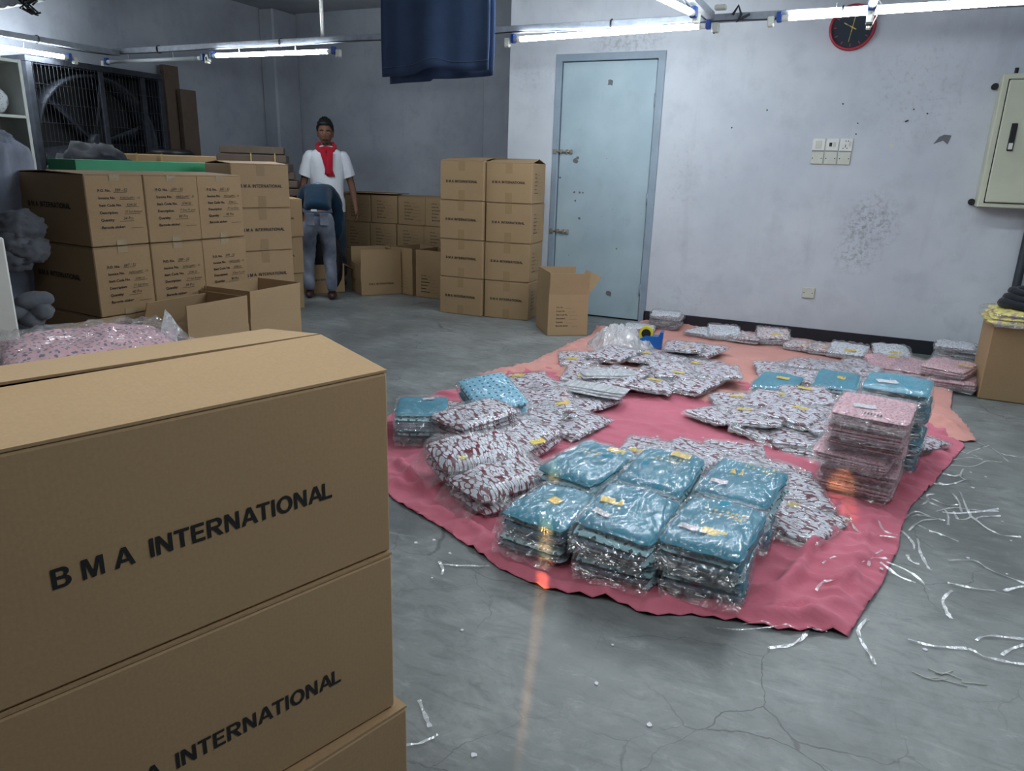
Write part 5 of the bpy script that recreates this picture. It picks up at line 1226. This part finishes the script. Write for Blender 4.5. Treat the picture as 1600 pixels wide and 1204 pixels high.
def head_mesh(scale=1.0):
    V = []; F = []; nu, nv = 40, 30
    for j in range(nv+1):
        th = PI*j/nv; z = math.cos(th)
        for i in range(nu):
            a = 2*PI*i/nu; x = math.sin(th)*math.sin(a); y = -math.sin(th)*math.cos(a)    # front is -y
            X, Y, Z = x*0.074, y*0.094, z*0.118
            front = max(0, -y)
            if Z < -0.01:
                k = (-Z-0.01)/0.108; X *= 1-0.32*k; Y = Y*(1-0.10*k)+(-0.010*k if y < 0 else 0.035*k)
            if Z > 0.03: X *= 1+0.03
            nz_ = math.exp(-(X/0.012)**2)*front**3
            if -0.045 < Z < 0.022: Y -= nz_*0.024*math.sin(PI*min(1, max(0, (0.022-Z)/0.067))**1.6)
            for sx in (-0.031, 0.031): Y += front**2*0.010*math.exp(-((X-sx)/0.016)**2-((Z-0.006)/0.012)**2)
            Y -= front**3*0.007*math.exp(-((Z-0.028)/0.010)**2)*math.exp(-(X/0.055)**2)
            Y -= front**3*0.007*math.exp(-((Z+0.062)/0.010)**2)*math.exp(-(X/0.026)**2)
            Y += front**3*0.004*math.exp(-((Z+0.077)/0.006)**2)*math.exp(-(X/0.03)**2)
            Y -= front**3*0.008*math.exp(-((Z+0.100)/0.014)**2)*math.exp(-(X/0.026)**2)
            V.append((X*scale, Y*scale, Z*scale))
    for j in range(nv):
        for i in range(nu): F.append((j*nu+i, (j+1)*nu+i, (j+1)*nu+(i+1) % nu, j*nu+(i+1) % nu))
    me = bpy.data.meshes.new('hd'); me.from_pydata(V, [], F); me.update()
    bm = bmesh.new(); bm.from_mesh(me); bmesh.ops.remove_doubles(bm, verts=list(bm.verts), dist=1e-5)
    for s in (-1, 1):
        b2 = bmesh.new(); bmesh.ops.create_uvsphere(b2, u_segments=12, v_segments=8, radius=1.0)
        b2.transform(Matrix.Translation((s*0.076, 0.012, -0.005)) @ Matrix.Rotation(s*0.35, 4, 'Z') @ Matrix.Diagonal((0.010, 0.020, 0.032, 1)))
        m2 = bpy.data.meshes.new('e'); b2.to_mesh(m2); b2.free(); bm.from_mesh(m2); bpy.data.meshes.remove(m2)
    bm.to_mesh(me); bm.free(); return me
def hair_mesh(seed=0):
    V = []; F = []; nu, nv = 40, 16
    for j in range(nv+1):
        for i in range(nu):
            a = 2*PI*i/nu; fr = math.cos(a)                     # 1 = front
            lim = 0.98-0.18*(-fr) if fr < 0 else 0.98-0.34*fr**0.6
            lim = PI*(0.60-0.30*(max(0.0, min(1.0, (fr+0.35)/1.0))**0.8))
            th = lim*j/nv
            x = math.sin(th)*math.sin(a); y = -math.sin(th)*math.cos(a); z = math.cos(th)
            r = 1.14+0.17*max(0, z)+0.10*noise.noise(Vector((x*7+seed, y*7, z*7)))+0.09*noise.noise(Vector((x*17+seed, y*17, z*17)))
            if j == nv: r = 1.0
            V.append((x*0.077*r, y*0.096*r, z*0.120*r))
    for j in range(nv):
        for i in range(nu): F.append((j*nu+i, (j+1)*nu+i, (j+1)*nu+(i+1) % nu, j*nu+(i+1) % nu))
    me = bpy.data.meshes.new('hair'); me.from_pydata(V, [], F); me.update(); me.materials.append(M_HAIR)
    for p in me.polygons: p.use_smooth = True
    return me
def hand_nodes(nodes, edges, wrist, dirv, side, palm=Vector((0, -1, 0)), curl=0.25):
    # palm and five fingers grown from a wrist node index; dirv points down the hand
    w = Vector(nodes[wrist][:3]); d = Vector(dirv).normalized(); p = palm.normalized(); s = d.cross(p).normalized()
    def add(pt, r, parent): nodes.append((pt.x, pt.y, pt.z, r, r)); edges.append((parent, len(nodes)-1)); return len(nodes)-1
    k = add(w+d*0.045, 0.024, wrist); kn = add(w+d*0.075, 0.026, k)
    for f, (o, L) in enumerate(((-0.030, 0.062), (-0.010, 0.074), (0.010, 0.070), (0.029, 0.054))):
        b = add(w+d*0.092+s*o, 0.0095, kn); m1 = add(w+d*(0.092+L*0.5)+s*o*1.05+p*curl*0.02, 0.0085, b); add(w+d*(0.092+L*0.92)+s*o*1.05+p*curl*0.07, 0.0075, m1)
    t = add(w+d*0.05+s*(-0.034)*side+p*0.012, 0.011, k); add(w+d*0.085+s*(-0.046)*side+p*0.022, 0.0095, t)
def join_body(root, skin_me, head_M, name='body', vox=0.009):
    bm = bmesh.new(); bm.from_mesh(skin_me); hm = head_mesh(); hm.transform(head_M); bm.from_mesh(hm)
    o = from_bm(name, bm, M_SKIN, root, True)
    r = o.modifiers.new('r', 'REMESH'); r.mode = 'VOXEL'; r.voxel_size = vox; r.use_smooth_shade = True
    sm = o.modifiers.new('s', 'SMOOTH'); sm.factor = 0.4; sm.iterations = 2
    return o
def cloth_obj(name, me, mat, root, amp=0.006, fr=6, label=None):
    for v in me.vertices:
        w = 1-abs(fbm(v.co.x*fr+1.3, v.co.y*fr, v.co.z*fr*0.8, 3)); v.co += v.normal*amp*(w-0.6)*2
    o = mesh_obj(name, me, mat, root, True)
    if label: o['label'] = label
    return o
def loft(rings, n=28):
    V = []; F = []
    for (cx, cy, cz, rx, ry, tx) in rings:
        for i in range(n):
            a = 2*PI*i/n; V.append((cx+rx*math.cos(a), cy+ry*math.sin(a), cz+tx*math.sin(a)))
    for j in range(len(rings)-1):
        for i in range(n): F.append((j*n+i, j*n+(i+1) % n, (j+1)*n+(i+1) % n, (j+1)*n+i))
    return V, F
def dense(me, cuts=1):
    bm = bmesh.new(); bm.from_mesh(me); bmesh.ops.subdivide_edges(bm, edges=list(bm.edges), cuts=cuts, use_grid_fill=True, smooth=0.6); bm.normal_update(); bm.to_mesh(me); bm.free(); me.update(); return me

# --- man standing, white tee, red scarf
m1 = thing('person', 'standing man in white tee and red scarf facing the camera between carton stacks', 'person', (-5.10, 6.33, 0), R_(37))
nodes = [(0, 0, .87, .12, .10), (0, 0, 1.02, .115, .085), (0, .01, 1.2, .13, .09), (0, .015, 1.335, .10, .075), (0, .01, 1.42, .052, .052), (0, -.005, 1.50, .05, .05)]
edges = [(0, 1), (1, 2), (2, 3), (3, 4), (4, 5)]
def limb(chain, parent):
    for n_ in chain:
        nodes.append(n_); edges.append((parent, len(nodes)-1)); parent = len(nodes)-1
    return parent
for s in (-1, 1):
    w = limb([(s*.155, .015, 1.35, .055, .055), (s*.205, .02, 1.20, .047, .047), (s*.245, .03, 1.06, .039, .039), (s*.268, .005, .94, .036, .036), (s*.285, -.035, .82, .026, .026)], 3)
    hand_nodes(nodes, edges, w, (s*0.06, -0.12, -0.95), s, Vector((-s*0.9, -0.2, 0)), 0.5)
for s in (-1, 1):
    limb([(s*.09, 0, .80, .085, .085), (s*.105, -.01, .46, .055, .055), (s*.11, .015, .09, .038, .038), (s*.115, -.10, .035, .035, .03)], 0)
join_body(m1, skin_mesh(nodes, edges), Matrix.Translation((0, -0.02, 1.555)) @ Matrix.Rotation(R_(-4), 4, 'Z'))
hr = mesh_obj('hair', hair_mesh(1), None, m1); hr.location = (0, -0.017, 1.562); hr.rotation_euler.z = R_(-4)
for s in (-1, 1):
    bm = bmesh.new(); bmesh.ops.create_uvsphere(bm, u_segments=12, v_segments=8, radius=0.0105); e = from_bm('eye', bm, M_EYE, m1, True); e.location = (s*0.031, -0.0945, 1.559); e.scale = (1.2, 1, 0.62)
    bm = bmesh.new(); bmesh.ops.create_uvsphere(bm, u_segments=10, v_segments=6, radius=0.0068); q = from_bm('iris', bm, M_HAIR, e, True); q.location = (0, -0.0055, 0)
    tube_path('eyebrow', [(s*0.014, -0.120, 1.583), (s*0.032, -0.114, 1.588), (s*0.05, -0.100, 1.582)], 0.004, M_HAIR, m1, 5)
tube_path('moustache', [(-0.028, -0.111, 1.487), (-0.012, -0.121, 1.496), (0.0, -0.123, 1.497), (0.012, -0.121, 1.496), (0.028, -0.111, 1.487)], 0.0048, M_HAIR, m1, 6)
lump('beard', '', '', (0, -0.098, 1.437), 0.055, 0.035, 0.03, 2.0, M_HAIR, 0, 0.1, m1, sub=2)
V, F = loft([(0, 0, .78, .178, .130, .01), (0, 0, .84, .174, .128, 0), (0, 0, .95, .166, .122, 0), (0, .005, 1.06, .166, .120, 0), (0, .01, 1.17, .176, .124, 0), (0, .01, 1.27, .186, .122, 0), (0, .012, 1.335, .190, .112, 0), (0, .012, 1.378, .166, .096, .0), (0, .01, 1.405, .10, .078, -.01), (0, .008, 1.42, .078, .070, -.016)])
tm = bpy.data.meshes.new('shirt'); tm.from_pydata(V, [], F); tm.update(); dense(tm)
sh_ = cloth_obj('tee_shirt', tm, M_WHITEC, m1, 0.009, 6, 'white short sleeved tee')
for s in (-1, 1):
    P_ = [(s*.115, .014, 1.350, .052), (s*.162, .015, 1.326, .074), (s*.192, .018, 1.25, .068), (s*.218, .022, 1.165, .069), (s*.226, .024, 1.13, .071)]
    V = []; F = []; n = 18
    for j, (x, y, z, r) in enumerate(P_):
        nx = Vector((s*0.35, 0.02, -0.93)) if j > 1 else Vector((s*0.8, 0, -0.6))
        a = Vector((0, 1, 0)); b = nx.cross(a).normalized()
        for i in range(n): t = 2*PI*i/n; q = Vector((x, y, z))+a*(r*math.cos(t))+b*(r*0.92*math.sin(t)); V.append(tuple(q))
    for j in range(len(P_)-1):
        for i in range(n): F.append((j*n+i, j*n+(i+1) % n, (j+1)*n+(i+1) % n, (j+1)*n+i))
    sm_ = bpy.data.meshes.new('sleeve'); sm_.from_pydata(V, [], F); sm_.update(); dense(sm_); cloth_obj('sleeve', sm_, M_WHITEC, sh_, 0.006, 8)
tn = [(0, 0, .88, .145, .115), (0, 0, .80, .14, .115)]; te = [(0, 1)]
for s in (-1, 1):
    b = len(tn); tn += [(s*.095, 0, .70, .095, .095), (s*.105, -.01, .47, .075, .075), (s*.11, .01, .25, .066, .066), (s*.112, .015, .07, .062, .062)]; te += [(1, b), (b, b+1), (b+1, b+2), (b+2, b+3)]
cloth_obj('trousers', skin_mesh(tn, te), M_JEAND, m1, 0.006, 6, 'dark blue jeans')
for s in (-1, 1): o = lump('shoe', '', '', (s*.114, -.05, 0.0), 0.095, 0.26, 0.085, 3.0+s, M_SHOE, 0, 0.03, m1, sub=3)
# scarf: loop round the neck and two tails
V = []; F = []; n = 26; k_ = 10
for i in range(n):
    a = 2*PI*i/n; fr = -math.sin(a)
    c = Vector((0.082*math.cos(a), 0.085*math.sin(a)+0.0, 1.425-0.045*max(0, fr)+0.015*math.sin(3*a)))
    rad = Vector((math.cos(a), math.sin(a), 0))
    for j in range(k_):
        b = 2*PI*j/k_; r = 0.036*(1+0.25*noise.noise(Vector((a*2, b, 1)))); q = c+rad*(r*0.8*math.cos(b))+Vector((0, 0, r*1.15*math.sin(b))); V.append(tuple(q))
for i in range(n):
    for j in range(k_): F.append((i*k_+j, i*k_+(j+1) % k_, ((i+1) % n)*k_+(j+1) % k_, ((i+1) % n)*k_+j))
sc_ = from_py('scarf', V, F, M_RED, m1, True)
for (x0, x1, z1, y0) in ((-0.035, 0.045, 1.135, -0.135), (0.045, 0.02, 1.155, -0.145)):
    pts = []; V = []; F = []; N_ = 12
    for i in range(N_+1):
        t = i/N_; z = 1.395+(z1-1.395)*t; x = x0+(x1-x0)*t; w = 0.028+0.012*t
        y = y0-0.012*math.sin(t*3)+0.01*t
        for (dx, dy) in ((-w, 0.008), (-w*0.4, -0.012), (w*0.3, 0.0), (w, -0.006), (w, 0.010), (-w, 0.018)): V.append((x+dx, y+dy, z))
    for i in range(N_):
        for j in range(6): F.append((i*6+j, i*6+(j+1) % 6, (i+1)*6+(j+1) % 6, (i+1)*6+j))
    F.append(tuple(N_*6+j for j in range(6))); F.append(tuple(range(6))[::-1])
    o = from_py('scarf_tail', V, F, M_RED, sc_, True)

# --- man bending away from the camera
m2 = thing('person', 'man in dark sweater and washed jeans bending over a carton, seen from behind', 'person', (-4.61, 5.56, 0), R_(217)); m2.scale = (0.87, 1.0, 1.0)
nodes = [(0, .02, .82, .125, .11), (0, -.10, .90, .12, .09), (0, -.27, .98, .125, .09), (0, -.40, 1.0, .10, .075), (0, -.49, .97, .05, .05), (0, -.56, .94, .05, .05)]
edges = [(0, 1), (1, 2), (2, 3), (3, 4), (4, 5)]
for s in (-1, 1):
    w = limb([(s*.165, -.40, .97, .055, .055), (s*.195, -.43, .82, .046, .046), (s*.20, -.45, .69, .038, .038), (s*.18, -.50, .57, .034, .034), (s*.15, -.54, .47, .026, .026)], 3)
    hand_nodes(nodes, edges, w, (-s*0.2, -0.25, -0.9), s, Vector((-s*0.9, 0.2, 0)), 0.8)
limb([(-.09, .03, .76, .085, .085), (-.105, -.02, .42, .055, .055), (-.115, .03, .09, .038, .038), (-.12, -.09, .035, .035, .03)], 0)
limb([(.09, .03, .76, .085, .085), (.115, -.06, .43, .055, .055), (.13, -.06, .09, .038, .038), (.135, -.18, .035, .035, .03)], 0)
join_body(m2, skin_mesh(nodes, edges), Matrix.Translation((0, -0.63, .90)) @ Matrix.Rotation(R_(70), 4, 'X'), vox=0.010)
hr = mesh_obj('hair', hair_mesh(5), None, m2); hr.location = (0, -0.632, .905); hr.rotation_euler.x = R_(70)
sn = [(0, .035, .80, .163, .140), (0, -.01, .83, .160, .130), (0, -.13, .92, .155, .115), (0, -.28, .985, .165, .115), (0, -.40, .99, .125, .095), (0, -.455, .975, .075, .07)]
se = [(0, 1), (1, 2), (2, 3), (3, 4), (4, 5)]
for s in (-1, 1):
    b = len(sn); sn += [(s*.16, -.39, .965, .075, .075), (s*.205, -.43, .83, .066, .066), (s*.21, -.45, .70, .060, .060), (s*.188, -.495, .58, .05, .05), (s*.165, -.53, .51, .042, .042)]; se += [(4, b), (b, b+1), (b+1, b+2), (b+2, b+3), (b+3, b+4)]
cloth_obj('sweater', skin_mesh(sn, se), M_TEALW, m2, 0.010, 7, 'dark teal long sleeved sweater')
V = []; F = []
n = 20
for i in range(n):
    a = 2*PI*i/n; c = Vector((0.078*math.cos(a), -.455+0.02*math.sin(a), 1.005+0.062*math.sin(a)))
    for j in range(6):
        b = 2*PI*j/6; V.append((c.x+0.014*math.cos(b)*math.cos(a), c.y+0.018*math.sin(b), c.z+0.014*math.cos(b)*math.sin(a)))
for i in range(n):
    for j in range(6): F.append((i*6+j, i*6+(j+1) % 6, ((i+1) % n)*6+(j+1) % 6, ((i+1) % n)*6+j))
from_py('collar', V, F, M_BLUEC, m2, True)['label'] = 'pale blue collar'
tn = [(0, .03, .84, .150, .125), (0, .05, .78, .150, .130)]; te = [(0, 1)]
for s, kx, ax, ay, ky in ((-1, .105, .115, .03, -.02), (1, .118, .13, -.06, -.06)):
    b = len(tn); tn += [(s*.09, .04, .70, .098, .10), (s*kx, ky, .44, .074, .074), (s*ax, ay-.005, .24, .064, .064), (s*ax, ay+.005, .07, .062, .062)]; te += [(1, b), (b, b+1), (b+1, b+2), (b+2, b+3)]
tr_ = cloth_obj('trousers', skin_mesh(tn, te), M_JEANS, m2, 0.010, 8, 'faded grey blue jeans')
V, F = loft([(0, .012, .862, .150, .118, -.03), (0, .02, .832, .156, .127, -.03)], 24)
from_py('waistband', V, F, M_JEAND, tr_, True)
for s in (-1, 1): patch_ = box('back_pocket', s*0.075-0.045, s*0.075+0.045, 0.0, 0.006, -0.055, 0.055, M_JEANS, tr_, 0.002); patch_.location = (0, 0.165, .765); patch_.rotation_euler.x = R_(-6)
box('back_label', 0.0, 0.06, 0.148, 0.154, 0.835, 0.853, M_WTAG, tr_, 0.001)
for s, ax, ay in ((-1, .118, -.03), (1, .132, -.12)): lump('shoe', '', '', (s*ax, ay, 0.0), 0.10, 0.27, 0.09, 6.0+s, M_SHOE, 0, 0.03, m2, sub=3)
q = G(511, 463); q = q*1.035
lump('black_bag', 'black bag standing in the open carton beside the bending man', 'bag', (q.x, q.y+0.06, 0.008), 0.27, 0.24, 0.66, 15.0, M_DBLK, 0.3, 0.05)
